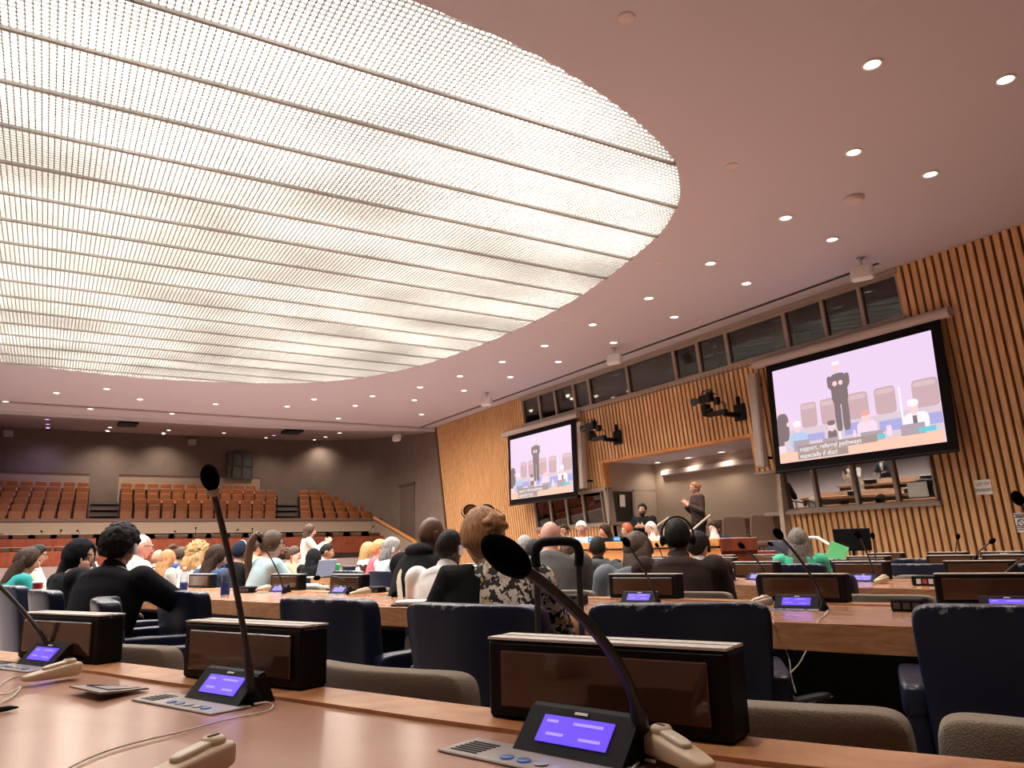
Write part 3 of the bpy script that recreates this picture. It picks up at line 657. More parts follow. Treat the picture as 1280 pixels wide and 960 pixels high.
# rolled-up screen case on the niche back wall
a = onX(828, 594, NB-.06); b = onX(948, 573, NB-.06)
mb = MB(); mb.bbox((NB-.07, (a.y+b.y)/2, (a.z+b.z)/2), (.12, abs(a.y-b.y), .15), .03); tag(mb.build('rolled_screen', case_m), 'white rolled-up projection screen case on the niche back wall', 'screen case')
# ------------------------------------------------------------------ desks: long curved tables facing the podium
top_w = wood('desk_top_wood', (.40, .205, .14), (.50, .275, .195), .24, (2.2, 1.0, 1), 2.2, coat=.0, spec=.5)
top_sheen_w = wood('desk_top_wood_sheen', (.42, .21, .125), (.55, .30, .19), .2, (2.2, 1.0, 1), 2.2, spec=.5)  # reflective sheen of the farther desk tops put into a paler base colour
fas_w = wood('desk_edge_wood', (.42, .175, .075), (.64, .33, .155), .35, (1.6, 1.6, 9), 3.2, fig=1.6)
mod_m = mat('dark_modesty_panel', (.030, .017, .012), .55)
leg_m = mat('grey_leg_metal', (.11, .10, .10), .45, metal=.3)
def cv(pts, n=6): return spline([V((p[0], p[1], 0)) for p in pts], n)
def offs(A, w):
    B = []
    for i, p in enumerate(A):
        d = (A[min(i+1, len(A)-1)]-A[max(i-1, 0)]).normalized(); nrm = V((d.y, -d.x, 0))
        if nrm.x < 0: nrm = -nrm
        B.append(p + nrm*w)
    return B
FARA = cv([(-1.35,5.6),(-.72,4.2),(-.09,2.87),(.15,2.38),(.29,2.04),(.49,1.59),(.63,1.25),(.83,.82),(1.15,.25),(1.6,-.5)])
NEAR = {'A': offs(FARA, -1.02),
 'B': cv([(-1.3,11.5),(-.1,9.3),(.35,8),(.75,6.7),(1.01,5.85),(1.26,4.95),(1.55,4.1),(2.04,2.87),(2.31,2.04),(2.49,1.59),(2.85,.8),(3.35,-.2)]),
 'C': cv([(2.3,15.5),(2.7,13),(3.2,10),(3.75,7),(4.08,5),(4.25,3.5),(4.38,2.6),(4.6,1.4),(4.95,0)]),
 'D': cv([(4.2,15.5),(4.6,13),(5.2,10),(5.75,7),(6.0,5),(6.1,3.5),(6.2,2.2),(6.35,.8)]),
 'E': cv([(6.9,9.4),(7.3,8),(7.6,5.8),(7.7,4),(7.75,2.6),(7.85,1.2)])}
DW = {'A': 1.10, 'B': .95, 'C': .95, 'D': .9, 'E': .9}
LBL = {'A': 'curved wooden desk nearest the camera', 'B': 'second curved wooden desk, beyond the first row of blue chairs', 'C': 'third curved wooden desk from the camera', 'D': 'fourth curved wooden desk from the camera', 'E': 'front curved wooden desk closest to the podium'}
for k, A in NEAR.items():
    Fa = offs(A, DW[k]); t = thing('curved_desk', LBL[k], 'desk', (0, 0, 0), 0, 'curved desk rows')
    tm = top_w if k in 'A' else top_sheen_w
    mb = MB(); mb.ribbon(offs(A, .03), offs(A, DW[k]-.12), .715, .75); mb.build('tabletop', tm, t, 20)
    mb = MB(); mb.ribbon(A, offs(A, .032), .655, .749); mb.build('front_edge', fas_w, t, 20)
    mb = MB(); mb.ribbon(offs(A, DW[k]-.12), Fa, .69, .757); mb.build('back_edge', fas_w, t, 20)
    mb = MB(); mb.ribbon(offs(A, DW[k]-.10), offs(A, DW[k]-.06), .05, .70); mb.build('modesty_panel', mod_m, t, 20)
    mb = MB(); mb.ribbon(offs(A, .10), offs(A, DW[k]-.10), .62, .715); mb.build('cable_tray', mod_m, t, 20)
    L = 0; last = -1
    for i in range(1, len(A)-1):
        L += (A[i]-A[i-1]).length
        if L-last > 1.9:
            last = L; p = offs(A, .42)[i]; d = (A[i+1]-A[i-1]).normalized(); R = Matrix.Rotation(atan2(d.y, d.x), 3, 'Z')
            mb = MB(); mb.bbox((p.x, p.y, .32), (.09, .5, .62), .008, R); mb.bbox((p.x, p.y, .02), (.12, .6, .04), .008, R); mb.build('leg', leg_m, t)
def nearest(k, P):
    """row frame: near-edge point closest to P, direction into the row (towards the podium)"""
    A = NEAR[k]; best = None
    for i in range(len(A)-1):
        a, b = A[i], A[i+1]; d = b-a; q = max(0, min(1, (V((P[0], P[1], 0))-a).dot(d)/d.length_squared)); c = a+d*q
        r = (V((P[0], P[1], 0))-c).length
        if best is None or r < best[0]:
            nr = V((d.y, -d.x, 0)).normalized(); nr = nr if nr.x > 0 else -nr; best = (r, c, nr)
    return best[1], best[2]
def yaw(v): return atan2(v.y, v.x)-pi/2             # local +Y looks along v
# ------------------------------------------------------------------ desk monitors
scr_gl = mat('brown_reflection_glass', (.075, .036, .02), .06, spec=.6)  # brown reflection on the screens put into the base colour
alu = mat('aluminium_strip', (.75, .70, .66), .5, metal=.0)
def mon_proto(h, w):
    t = thing('desk_monitor', 'x', 'monitor'); tl = 0.0
    R = Matrix.Rotation(tl, 3, 'X')
    mb = MB(); mb.bbox((0, .03, h/2), (w, .075, h), .006, R); mb.build('housing', black_m, t)
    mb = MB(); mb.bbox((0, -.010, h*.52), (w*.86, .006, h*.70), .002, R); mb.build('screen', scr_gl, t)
    mb = MB(); mb.box((0, .010, h+.002), (w-.002, .034, .004), R); mb.box((0, .051, h+.002), (w-.002, .030, .004), R); mb.build('top_strip', alu, t)
    mb = MB(); mb.bbox((0, .04, .008), (w*.5, .12, .016), .005); mb.build('foot', black_m, t)
    return t
MON = mon_proto(.125, .42); mon_used = [False]
def monitor(P, nr, label, z=.757, group='flat monitors on the desks', sc=1.0):
    if not mon_used[0]:
        mon_used[0] = True; t = MON; t.location = (P.x, P.y, z); t.rotation_euler = (0, 0, yaw(nr)); t['label'] = label; t['group'] = group
    else: t = dup(MON, (P.x, P.y, z), yaw(nr), label, group)
    t.scale = (sc, sc, sc); return t
def row_pt(k, P, off):
    c, nr = nearest(k, P); return c+nr*off, nr
# ------------------------------------------------------------------ conference consoles
blue_s = emis('console_screen', (.13, .055, .95), .42); blue_d = emis('console_marks', (.40, .28, 1.0), .4)
plate_m = mat('grey_desk_plate', (.34, .29, .27), .4, metal=.3)
def con_proto():
    t = thing('conference_console', 'x', 'console')
    R = Matrix.Rotation(radians(-32), 3, 'X'); a = .085; w = .185
    mb = MB(); b = .005
    for x in (-w/2, w/2): pass
    prof = [(-.004, 0), (.002, .006), (.048, .056), (.059, .059), (.085, 0)]
    vs = [(-w/2, y, z) for y, z in prof] + [(w/2, y, z) for y, z in prof]; n_ = len(prof)
    mb.add(vs, [tuple(range(n_))[::-1], tuple(range(n_, 2*n_))]+[(i, (i+1) % n_, n_+(i+1) % n_, n_+i) for i in range(n_)]); mb.build('housing', mat('console_black', (.006, .006, .007), .65, spec=.2), t, 20)
    sl = atan2(.050, .046); R = Matrix.Rotation(sl, 3, 'X')
    c = V((0, .0255, .0315)); nn_ = R @ V((0, 0, 1))
    mb = MB(); mb.box(c+nn_*.001, (.120, .040, .002), R); s = mb.build('screen', blue_s, t)
    mb = MB()
    for x, y, ww in ((-.042, .011, .02), (.02, .011, .05), (-.03, -.008, .03), (.03, -.010, .036)): mb.box(c+nn_*.0024+R @ V((x, y, 0)), (ww, .004, .0006), R)
    mb.build('readout', blue_d, s)
    mb = MB(); mb.box(c+nn_*.001+R @ V((.0, .0275, 0)), (.022, .004, .001), R); mb.build('mark', alu, t)
    mb = MB(); mb.bbox((-.035, -.022, .002), (.29, .085, .004), .0015); pl = mb.build('plate', plate_m, t)
    mb = MB()
    for k in range(6): mb.box((-.14, -.05+.0095*k, .0045), (.05, .0045, .001))
    mb.build('speaker_slots', black_m, pl)
    for k in range(5):
        mb = MB(); mb.lathe([(.010, 0), (.010, .002), (.0075, .0028), (.001, .0028)], 16, (-.065+.03*k, -.042, .004)); mb.build('button', emis('button_blue', (.05, .25, .9), .07) if k in (0, 1, 4) else mat('button_grey', (.3, .3, .32), .3), t)
    return t
CON = con_proto(); con_used = [False]
def console(P, nr, label, turn=0.0, z=.75):
    r = yaw(nr)+turn
    if not con_used[0]:
        con_used[0] = True; t = CON; t.location = (P.x, P.y, z); t.rotation_euler = (0, 0, r); t['label'] = label; t['group'] = 'desk consoles with lit blue displays'
    else: t = dup(CON, (P.x, P.y, z), r, label, 'desk consoles with lit blue displays')
    return t
# ------------------------------------------------------------------ gooseneck microphones
goose = mat('gooseneck_black', (.012, .011, .012), .35, bump=.3, bscale=500, stretch=(1, 1, 3)); foam = mat('black_foam', (.003, .003, .004), 1.0, bump=.6, bscale=700, spec=.03)
def mic(base, head, ctrl, label, r=.0055, hr=.018, hl=.027, ring=False):
    base, head, ctrl = V(base), V(head), V(ctrl)
    t = thing('gooseneck_microphone', label, 'microphone', base, 0, 'gooseneck microphones on the desks')
    h = head-base; c = ctrl-base; N = 14
    pts = [(c*2*q*(1-q) + h*q*q) for q in [i/N for i in range(N+1)]]
    mb = MB(); mb.lathe([(.020, 0), (.020, .012), (.011, .028), (.008, .05)], 16); mb.build('base', black_m, t)
    mb = MB(); mb.tube(pts, [r*1.5]*4+[r]*(N-3), 8); mb.build('gooseneck', goose, t)
    d = (pts[-1]-pts[-3]).normalized(); R = d.to_track_quat('Z', 'Y').to_matrix()
    mb = MB(); mb.ell(pts[-1]+d*hl*.6, (hr, hr, hl), R, 18, 12); mb.build('windscreen', foam, t)
    if ring:
        mb = MB(); mb.tube([pts[-1]-d*hl*.75, pts[-1]-d*hl*.2], [hr*.5, hr*.75], 14); mb.build('collar', mat('collar_grey', (.30, .25, .23), .4), t)
    return t
def micpx(b, h, c, label, z=.752, dh=None, dc=None, **k):
    B = onZ(*b, z); d = depth(B); return mic(B, atd(*h, dh or d), atd(*c, dc or d), label, **k)
# first desk
cA = [(705, 945, 'console on the nearest desk with a lit violet-blue display, right of the first microphone\'s shadow'), (262, 880, 'console with a lit violet-blue display on the nearest desk, beside the tall upright microphone'), (40, 834, 'console with a lit violet-blue display at the left end of the nearest desk')]
cA[0] = (705, 952, 'console with lit violet-blue display at the front centre of the nearest desk')
for (u, v, lb), tn in zip(cA, (-.12, -.04, -.02)):
    P = onZ(u, v, .75); _, nr = nearest('A', P); console(P, nr, lb, tn)
mA = [((585, 817), (912, 825), 'large dark monitor seen closest, behind the front centre console on the nearest desk'), ((225, 800), (403, 800), 'dark monitor behind the tall upright microphone on the nearest desk'), ((28, 790), (138, 790), 'dark monitor at the left end of the nearest desk')]
for (a, b, lb), (u, v) in zip(mA, ((745, 860), (304, 830), (76, 800))):
    best = None
    for i in range(len(FARA)-1):
        for q in (0, .25, .5, .75):
            p = FARA[i].lerp(FARA[i+1], q); c, nr = nearest('A', p); p2 = c+nr*(DW['A']-.055)
            r = ROT.transposed() @ (V((p2.x, p2.y, .82))-CAM); uu = CX-F*r.x/r.z
            if best is None or abs(uu-u) < best[0]: best = (abs(uu-u), p2, nr)
    monitor(best[1], best[2], lb)
micpx((803, 944), (650, 708), (808, 815), 'nearest black gooseneck microphone leaning left across the view', dh=.93, dc=.98, hr=.0205, hl=.037, r=.0075)
micpx((314, 880), (265, 607), (312, 790), 'tall upright black gooseneck microphone left of centre on the nearest desk', hr=.0165, hl=.026, r=.006, ring=True, dh=1.42)
micpx((66, 828), (-22, 712), (62, 790), 'black gooseneck microphone at the left end of the nearest desk, its head out of view', r=.006)
# second desk
cB = [(344, 741, 'lit blue console on the second desk, below the woman in the light blue blazer'), (420, 743, 'lit blue console on the second desk left of the beige earpieces'), (517, 746, 'lit blue console on the second desk behind the white notebook'), (796, 755, 'lit blue console on the second desk, right of the luggage handle'), (994, 762, 'lit blue console on the second desk whose white cable hangs to a black pouch'), (1262, 766, 'lit blue console on the second desk at the right edge of the photo')]
for u, v, lb in cB:
    P = onZ(u, v, .75); _, nr = nearest('B', P); console(P, nr, lb, radians(6))
mBp = [(249, 'monitor on the second desk in front of the curly blond woman'), (356, 'monitor on the second desk in front of the light blue blazer'), (433, 'monitor on the second desk below the green cup'), (528, 'monitor on the second desk behind the beige earpieces'), (805, 'monitor on the second desk in front of the man in the dark suit'), (1001, 'monitor on the second desk below the woman in the green top'), (1238, 'monitor on the second desk at the right edge of the photo')]
def on_row(k, u, off, z):
    A = NEAR[k]; best = None
    for i in range(len(A)-1):
        for q in [j/8 for j in range(8)]:
            p = A[i].lerp(A[i+1], q); d = A[i+1]-A[i]; nr = V((d.y, -d.x, 0)).normalized(); nr = nr if nr.x > 0 else -nr
            p2 = p+nr*off; r = ROT.transposed() @ (V((p2.x, p2.y, z))-CAM)
            if r.z > -.3: continue
            uu = CX-F*r.x/r.z
            if best is None or abs(uu-u) < best[0]: best = (abs(uu-u), p2, nr)
    return best[1], best[2]
for u, lb in mBp:
    P, nr = on_row('B', u, DW['B']-.07, .82); monitor(P, nr, lb)
for b, h, c, lb in [((355, 742), (326, 677), (352, 716), 'gooseneck microphone on the second desk rising past the light blue blazer'), ((436, 743), (399, 722), (436, 715), 'gooseneck microphone on the second desk bent over to the left, beside the beige earpieces'), ((534, 745), (496, 741), (531, 715), 'gooseneck microphone on the second desk bent down to the table beside the white notebook'), ((822, 757), (785, 681), (818, 728), 'gooseneck microphone on the second desk leaning past the grey shirt'), ((1030, 763), (976, 671), (1026, 725), 'gooseneck microphone on the second desk in front of the green top'), ((1322, 775), (1275, 628), (1318, 700), 'gooseneck microphone head at the right edge, before the NOTICE sign')]:
    micpx(b, h, c, lb)
# third to fifth desks
for u, v, lb in [(944, 728, 'lit blue console on the third desk, left of the green top'), (1077, 729, 'lit blue console on the third desk beside a brown reflecting monitor'), (857, 728, 'lit blue console on the third desk behind the man in the dark suit'), (1262, 731, 'lit blue console on the third desk at the right edge')]:
    P, nr = on_row('C', u, .55, .75); console(P, nr, lb)
for k, us in (('C', (330, 392, 455, 520, 590, 660, 760, 852, 945, 1075, 1222)), ('D', (480, 560, 640, 720, 820, 900, 985, 1083, 1188, 1262)), ('E', (830, 900, 960, 1020, 1107, 1184, 1250))):
    for i, u in enumerate(us):
        P, nr = on_row(k, u, DW[k]-.07, .82); monitor(P, nr, '%s monitor from the left on the %s curved desk' % (ORD[i], {'C': 'third', 'D': 'fourth', 'E': 'front'}[k]))
for k, b, h, c, lb in [('C', 959, (929, 684), .3, 'gooseneck microphone on the third desk left of the green top'), ('C', 1093, (1074, 671), .5, 'gooseneck microphone on the third desk before the black display'), ('C', 1247, (1284, 697), .3, 'gooseneck microphone on the third desk leaning off the right edge'), ('D', 996, (965, 681), .4, 'thin gooseneck microphone on the fourth desk beside the green top'), ('D', 1098, (1091, 672), .6, 'upright gooseneck microphone on the fourth desk right of the black display'), ('D', 1207, (1238, 678), .3, 'gooseneck microphone on the fourth desk leaning right under the LIST OF SPEAKERS sign'), ('D', 832, (822, 683), .6, 'gooseneck microphone on the fourth desk left of the man in the dark suit'), ('E', 1197, (1197, 673), .6, 'upright gooseneck microphone on the front desk near the slatted wall')]:
    P, nr = on_row(k, b, .62, .75); P.z = .752; d = depth(P); hd = atd(*h, d); mid = P.lerp(hd, .45); mid.z = P.z+(hd.z-P.z)*(.55+c*.2); mid.x = P.x*.7+hd.x*.3; mid.y = P.y*.7+hd.y*.3
    mic(P, hd, mid, lb, r=.006, hr=.021, hl=.032)
# ------------------------------------------------------------------ chairs
blue_l = leather('blue_leather', (.011, .016, .042), (.22, .22, .25), .752, .862, .46)
blue_side = mat('blue_leather_plain', (.009, .014, .036), .38, bump=.1, bscale=30)
def blue_proto():
    t = thing('blue_armchair', 'x', 'chair')
    def bend(p): p.y += -.9*p.x*p.x + .10*((p.z)*-1.0); return p
    def backfn(p):
        q = V(p); k = (q.z+.26)/.52; q.x *= 1.0-.10*max(0, 1-k); q.y += .55*q.x*q.x - .16*(q.z); return q
    mb = MB(); mb.sbox((0, -.25, .583), (.58, .10, .54), .16, nu=40, nv=24, fn=backfn); mb.build('backrest', blue_l, t, 180)
    mb = MB(); mb.sbox((0, .03, .44), (.52, .52, .13), .3); mb.build('seat', blue_side, t, 180)
    for s in (-1, 1):
        mb = MB(); mb.sbox((s*.295, .0, .585), (.085, .46, .10), .35); mb.sbox((s*.295, -.02, .47), (.065, .40, .26), .3); mb.build('armrest', blue_l, t, 180)
    mb = MB(); mb.lathe([(.05, .36), (.035, .34), (.03, .10), (.05, .06)], 16); mb.build('column', leg_m, t)
    for k in range(5):
        a = 2*pi*k/5; mb = MB(); mb.tube([(0, 0, .09), (.29*cos(a), .29*sin(a), .06)], [.028, .018], 8); mb.ell((.28*cos(a), .28*sin(a), .03), (.03, .03, .03), None, 10, 6); mb.build('leg', leg_m, t)
    return t
fab = mat('grey_brown_fabric', (.30, .24, .185), .95, bump=.5, bscale=420, var=.22, vscale=420, sheen=.3)
def brown_proto():
    t = thing('fabric_chair', 'x', 'chair')
    def backfn(p):
        q = V(p); q.y += .9*q.x*q.x - .10*q.z; return q
    mb = MB(); mb.sbox((0, -.22, .585), (.50, .075, .39), .17, nu=40, nv=20, fn=backfn); mb.build('backrest', fab, t, 180)
    mb = MB(); mb.sbox((0, .02, .42), (.48, .46, .10), .3); mb.build('seat', fab, t, 180)
    for sx in (-1, 1):
        for y in (-.2, .2): mb = MB(); mb.tube([(sx*.2, y, .40), (sx*.22, y*1.1, 0)], [.014, .011], 8); mb.build('leg', leg_m, t)
    return t
BLU, BRO = blue_proto(), brown_proto(); used = set()
def chair(pr, P, az, label, group, z=0.0):
    r = az-pi/2
    if pr.name not in used:
        used.add(pr.name); pr.location = (P.x, P.y, z); pr.rotation_euler = (0, 0, r); pr['label'] = label; pr['group'] = group; return pr
    return dup(pr, (P.x, P.y, z), r, label, group)
GB = 'blue leather armchairs at the curved desks'
def bchair(u, v, d, turn, k, label, off=.27):
    """blue chair whose back top shows at pixel (u, v) at distance d"""
    if k in 'CDE': P, nr = on_row(k, u, -.52, .86); a = atan2(nr.y, nr.x)+radians(turn)
    else: P = atd(u, v, d); c, nr = nearest(k, P); a = atan2(nr.y, nr.x)+radians(turn)
    P = V((P.x+cos(a)*off, P.y+sin(a)*off, 0)); return chair(BLU, P, a, label, GB)
for u, v, d, tn, k, lb in [
 (403, 750, 3.25, -2, 'B', 'blue leather armchair left of the woman with the hair bun'),
 (587, 753, 2.66, 4, 'B', 'blue leather armchair of the woman with the hair bun'),
 (846, 762, 2.45, 27, 'B', 'wide blue leather armchair seen square from behind, scuffed top, right of the luggage handle'),
 (1288, 764, 2.05, 10, 'B', 'blue leather armchair seen from behind at the right edge of the photo'),
 (223, 738, 4.45, -2, 'B', 'blue leather armchair right of the man in the black suit'),
 (133, 745, 3.75, -22, 'B', 'scuffed blue leather armchair standing nearest behind the man in the black suit, turned aside'),
 (119, 737, 4.75, -8, 'B', 'scuffed blue leather armchair of the man in the black suit'),
 (53, 737, 5.1, -6, 'B', 'blue leather armchair of the person in the black headscarf'),
 (12, 729, 6.3, -2, 'B', 'blue leather armchair at the left edge of the photo'),
 (432, 716, 7.4, 0, 'C', 'blue leather armchair beyond the second desk, right of the green cup'),
 (478, 717, 6.6, 0, 'C', 'blue leather armchair beyond the second desk in front of the grey-haired woman'),
 (540, 717, 6.2, 0, 'C', 'blue leather armchair of the man in the white shirt with earpiece'),
 (752, 716, 4.7, 4, 'C', 'blue leather armchair with a grey jacket laid over its back'),
 (860, 719, 4.3, 6, 'C', 'blue leather armchair of the man in the dark suit'),
 (1001, 719, 4.35, 8, 'C', 'blue leather armchair behind the second desk\'s monitor, below the green top'),
 (1250, 718, 4.1, 8, 'C', 'blue leather armchair at the third desk near the right edge'),
 (440, 707, 9.6, 0, 'D', 'blue leather armchair at the fourth desk behind the blond woman in white'),
 (500, 707, 9.2, 0, 'D', 'blue leather armchair at the fourth desk behind the grey-haired woman'),
 (734, 701, 7.0, 2, 'D', 'blue leather armchair at the fourth desk right of the bald man in grey'),
 (1145, 707, 5.6, 4, 'D', 'blue leather armchair at the fourth desk below the booth window'),
 (1265, 706, 5.4, 4, 'D', 'blue leather armchair at the fourth desk at the right edge'),
 (990, 708, 6.2, 4, 'D', 'blue leather armchair at the fourth desk in front of the green top'),
 (1152, 696.5, 7.6, 4, 'E', 'blue leather armchair at the front desk under the LIST OF SPEAKERS sign'),
 (1250, 695.5, 7.4, 4, 'E', 'blue leather armchair at the front desk under the NOTICE sign'),
 (1035, 698, 7.9, 4, 'E', 'blue leather armchair at the front desk beside the woman in the green top'),
 ]: bchair(u, v, d, tn, k, lb)
GF = 'grey-brown fabric chairs behind the desks'
for k, u, off, lb in [('A', 968, 1.46, 'grey-brown fabric chair beyond the nearest desk, right of the closest monitor'), ('A', 545, 1.46, 'grey-brown fabric chair beyond the nearest desk, between the two large monitors'), ('A', 222, 1.46, 'grey-brown fabric chair beyond the nearest desk, left of the tall microphone'), ('A', -42, 1.46, 'grey-brown fabric chair at the far left behind the nearest desk'), ('A', 1405, 1.46, 'grey-brown fabric chair in the bottom right corner'),
  ('B', 405, 1.36, 'grey-brown fabric chair beyond the second desk, behind the bent microphone'), ('B', 485, 1.36, 'grey-brown fabric chair beyond the second desk, behind the small black box'), ('B', 720, 1.36, 'grey-brown fabric chair beyond the second desk, behind the luggage handle'), ('B', 880, 1.36, 'grey-brown fabric chair beyond the second desk, behind the man in the dark suit'), ('B', 1110, 1.36, 'grey-brown fabric chair beyond the second desk, centre right'), ('B', 268, 1.36, 'grey-brown fabric chair beyond the second desk, behind the water bottle'),
  ('C', 1095, 1.34, 'grey-brown fabric chair beyond the third desk right of the brown reflecting monitor'), ('C', 1180, 1.34, 'grey-brown fabric chair beyond the third desk behind the black and white box')]:
    P, nr = on_row(k, u, off, .72); chair(BRO, P, atan2(nr.y, nr.x), lb, GF)
# ------------------------------------------------------------------ auditorium seats of the gallery
seat_m = mat('rust_leatherette', (.36, .12, .032), .5, bump=.1, bscale=60, var=.12, vscale=6); arm_m = mat('seat_frame_black', (.02, .014, .012), .5)
def seat_proto():
    t = thing('auditorium_seat', 'x', 'seat')
    def fn(p): q = V(p); q.y -= -.14*q.z; return q
    mb = MB(); mb.sbox((0, .03, .66), (.425, .10, .42), .25, nu=20, nv=12, fn=fn); mb.build('backrest', seat_m, t, 180)
    mb = MB(); mb.sbox((0, -.10, .47), (.42, .30, .14), .3, Matrix.Rotation(radians(28), 3, 'X'), nu=20, nv=10); mb.build('seat', seat_m, t, 180)
    for s in (-1, 1): mb = MB(); mb.bbox((s*.235, -.05, .40), (.025, .34, .36), .008); mb.box((s*.235, .03, .15), (.03, .1, .3)); mb.build('side_frame', arm_m, t)
    return t
SEAT = seat_proto(); su = [0]
BLK = {'left': [(-30, 111.5)]*6, 'middle': [(150, 346)]*6, 'right': [(375, 466), (374.5, 462), (374, 458), (373.5, 443), (372.5, 438.5), (397, 424)]}
BLK['middle'][5] = (149, 321)
tops = ['front', 'second', 'third', 'fourth', 'fifth', 'back']
PITCH = .50
for bn, rws in BLK.items():
    for i in range(6):
        y = ROWY[i]; z = ROWTOP[i]-.87
        x0 = onY(rws[i][0], 620, y).x; x1 = onY(rws[i][1], 620, y).x
        if bn == 'left': n_ = max(1, int(round((x1-x0)/PITCH))); x0 = x1-PITCH*n_; xs_ = [x1-PITCH*(j+.5) for j in range(n_)]
        else:
            n_ = max(1, int(round((x1-x0)/PITCH))); xs_ = [x0+(x1-x0)*(j+.5)/n_ for j in range(n_)]
        for j, x in enumerate(xs_):
            lb = 'rust-orange gallery seat, %s row of %s block, %s from its %s end' % (tops[i], bn, ORD[j], 'right' if bn == 'left' else 'left')
            sxx = min(1, abs(x1-x0)/n_/.508)
            if not su[0]: su[0] = 1; SEAT.scale = (sxx, 1, 1); SEAT.location = (x, y, z); SEAT['label'] = lb; SEAT['group'] = 'rust-orange gallery seats'
            else: dup(SEAT, (x, y, z), 0, lb, 'rust-orange gallery seats').scale = (sxx, 1, 1)
# ------------------------------------------------------------------ raised red desks below the gallery
def red_desk(u0, u1, v0, vb, y, lb, mons, gname, micu=()):
    a = onY(u0, v0, y); b = onY(u1, v0, y); zb = onY(u0, vb, y).z; zt = a.z
    t = thing('panelled_desk', lb, 'desk', (0, 0, 0), 0, 'red wooden desks below the gallery')
    mb = MB(); mb.bbox(((a.x+b.x)/2, y, (zt+zb)/2), (b.x-a.x, .06, zt-zb), .01); mb.build('front_panel', red_w, t)
    mb = MB(); mb.bbox(((a.x+b.x)/2, y+.3, zt-.03), (b.x-a.x, .62, .04), .008); mb.build('desktop', red_w, t)
    for x in (a.x+.03, b.x-.03): mb = MB(); mb.box((x, y+.3, zb+(zt-zb)/2-.03), (.05, .56, zt-zb-.06)); mb.build('end_panel', red_w, t)
    for i, u in enumerate(mons):
        p = onY(u, v0, y+.16); o = monitor(V((p.x, p.y, 0)), V((0, 1, 0)), '%s small dark monitor from the left along %s' % (ORD[i], gname), zt, 'monitors on the red desks below the gallery', 1.05)
    for i, (u, vh) in enumerate(micu):
        p = onY(u, v0, y+.3); h = onY(u+rnd.uniform(-3, 3), vh, y+.3); mic(V((p.x, p.y, zt)), h, V((p.x, p.y, zt+.2)), '%s thin microphone from the left on %s' % (ORD[i], gname), r=.009, hr=.03, hl=.04)
red_desk(-60, 120, 675, 692, 28.6, 'upper red wooden desk at the far left below the gallery', (-28, 0, 25, 53, 80, 107), 'the upper red desk at far left', ((5, 668), (32, 669), (53, 665), (74, 664), (100, 664)))
red_desk(188, 479, 674, 697, 28.6, 'long upper red wooden desk below the middle and right gallery blocks', (202, 226, 249, 272, 295, 318, 350, 374, 400, 422, 445, 468), 'the long upper red desk', ((221, 665), (244, 661), (294, 663), (315, 662), (412, 666), (463, 659)))
red_desk(-60, 190, 692, 712, 26.9, 'lower red wooden desk at the far left', (-20, 2, 25, 52, 78), 'the lower red desk', ())
red_desk(190, 330, 695, 712, 26.9, 'lower red wooden desk behind the curly blond woman', (205, 230, 262), 'the lower middle red desk', ())
mb = MB(); mb.box((0, 27.9, .45), (21, 3.0, .9)); mb.box((0, 30, .7), (21, 2.2, 1.4)); struct('floor_tier', mb, carpet)
# ------------------------------------------------------------------ people
SKIN = {'fair': (.62, .36, .27), 'pink': (.66, .33, .26), 'tan': (.42, .23, .15), 'olive': (.48, .28, .19), 'brown': (.13, .06, .038), 'dark': (.075, .036, .025)}
def skin(k): return mat('skin_'+k, SKIN[k], .5, bump=.04, bscale=120, var=.06, vscale=14, spec=.4)
def cloth(name, col, rough=.9, bump=.35, sc=22, var=.12): return mat('cloth_'+name, col, rough, spec=.12, bump=bump, bscale=sc, var=var, vscale=9)
def hairm(name, c1, c2):
    return wood('hair_'+name, c1, c2, .6, (46, 46, 5), 2.2, spec=.12 if max(c2) < .06 else .35)
HC = {'black': ((.008, .007, .007), (.022, .019, .018)), 'brown': ((.035, .018, .010), (.10, .052, .028)), 'dkbrown': ((.018, .010, .007), (.055, .030, .02)), 'blond': ((.30, .16, .055), (.62, .40, .18)), 'ginger': ((.30, .115, .035), (.58, .28, .11)), 'red': ((.28, .06, .02), (.45, .13, .05)), 'grey': ((.13, .115, .11), (.38, .35, .33)), 'white': ((.55, .50, .46), (.80, .76, .70)), 'honey': ((.20, .085, .03), (.56, .28, .12)), 'greybrown': ((.045, .035, .03), (.22, .18, .155))}
def sstep(a, b, x): t = max(0, min(1, (x-a)/(b-a))); return t*t*(3-2*t)
def hp(d, g=0.0):
    """head surface point for the direction d (y = face), g = outward growth"""
    x, y, z = d; rx, ry, rz = .076+g, .096+g, .116+g
    p = V((rx*x, ry*y, rz*z))
    if z < 0: p.x *= 1-.24*sstep(0, 1, -z)*1.2
    if y < 0 and z < -.15: p.y *= 1-.42*sstep(.15, .95, -z)
    if z < -.5 and y > 0: p.y *= 1+.10*sstep(.5, .9, -z)
    if y > 0: p.y -= .004*sstep(.3, 1, y)
    return p
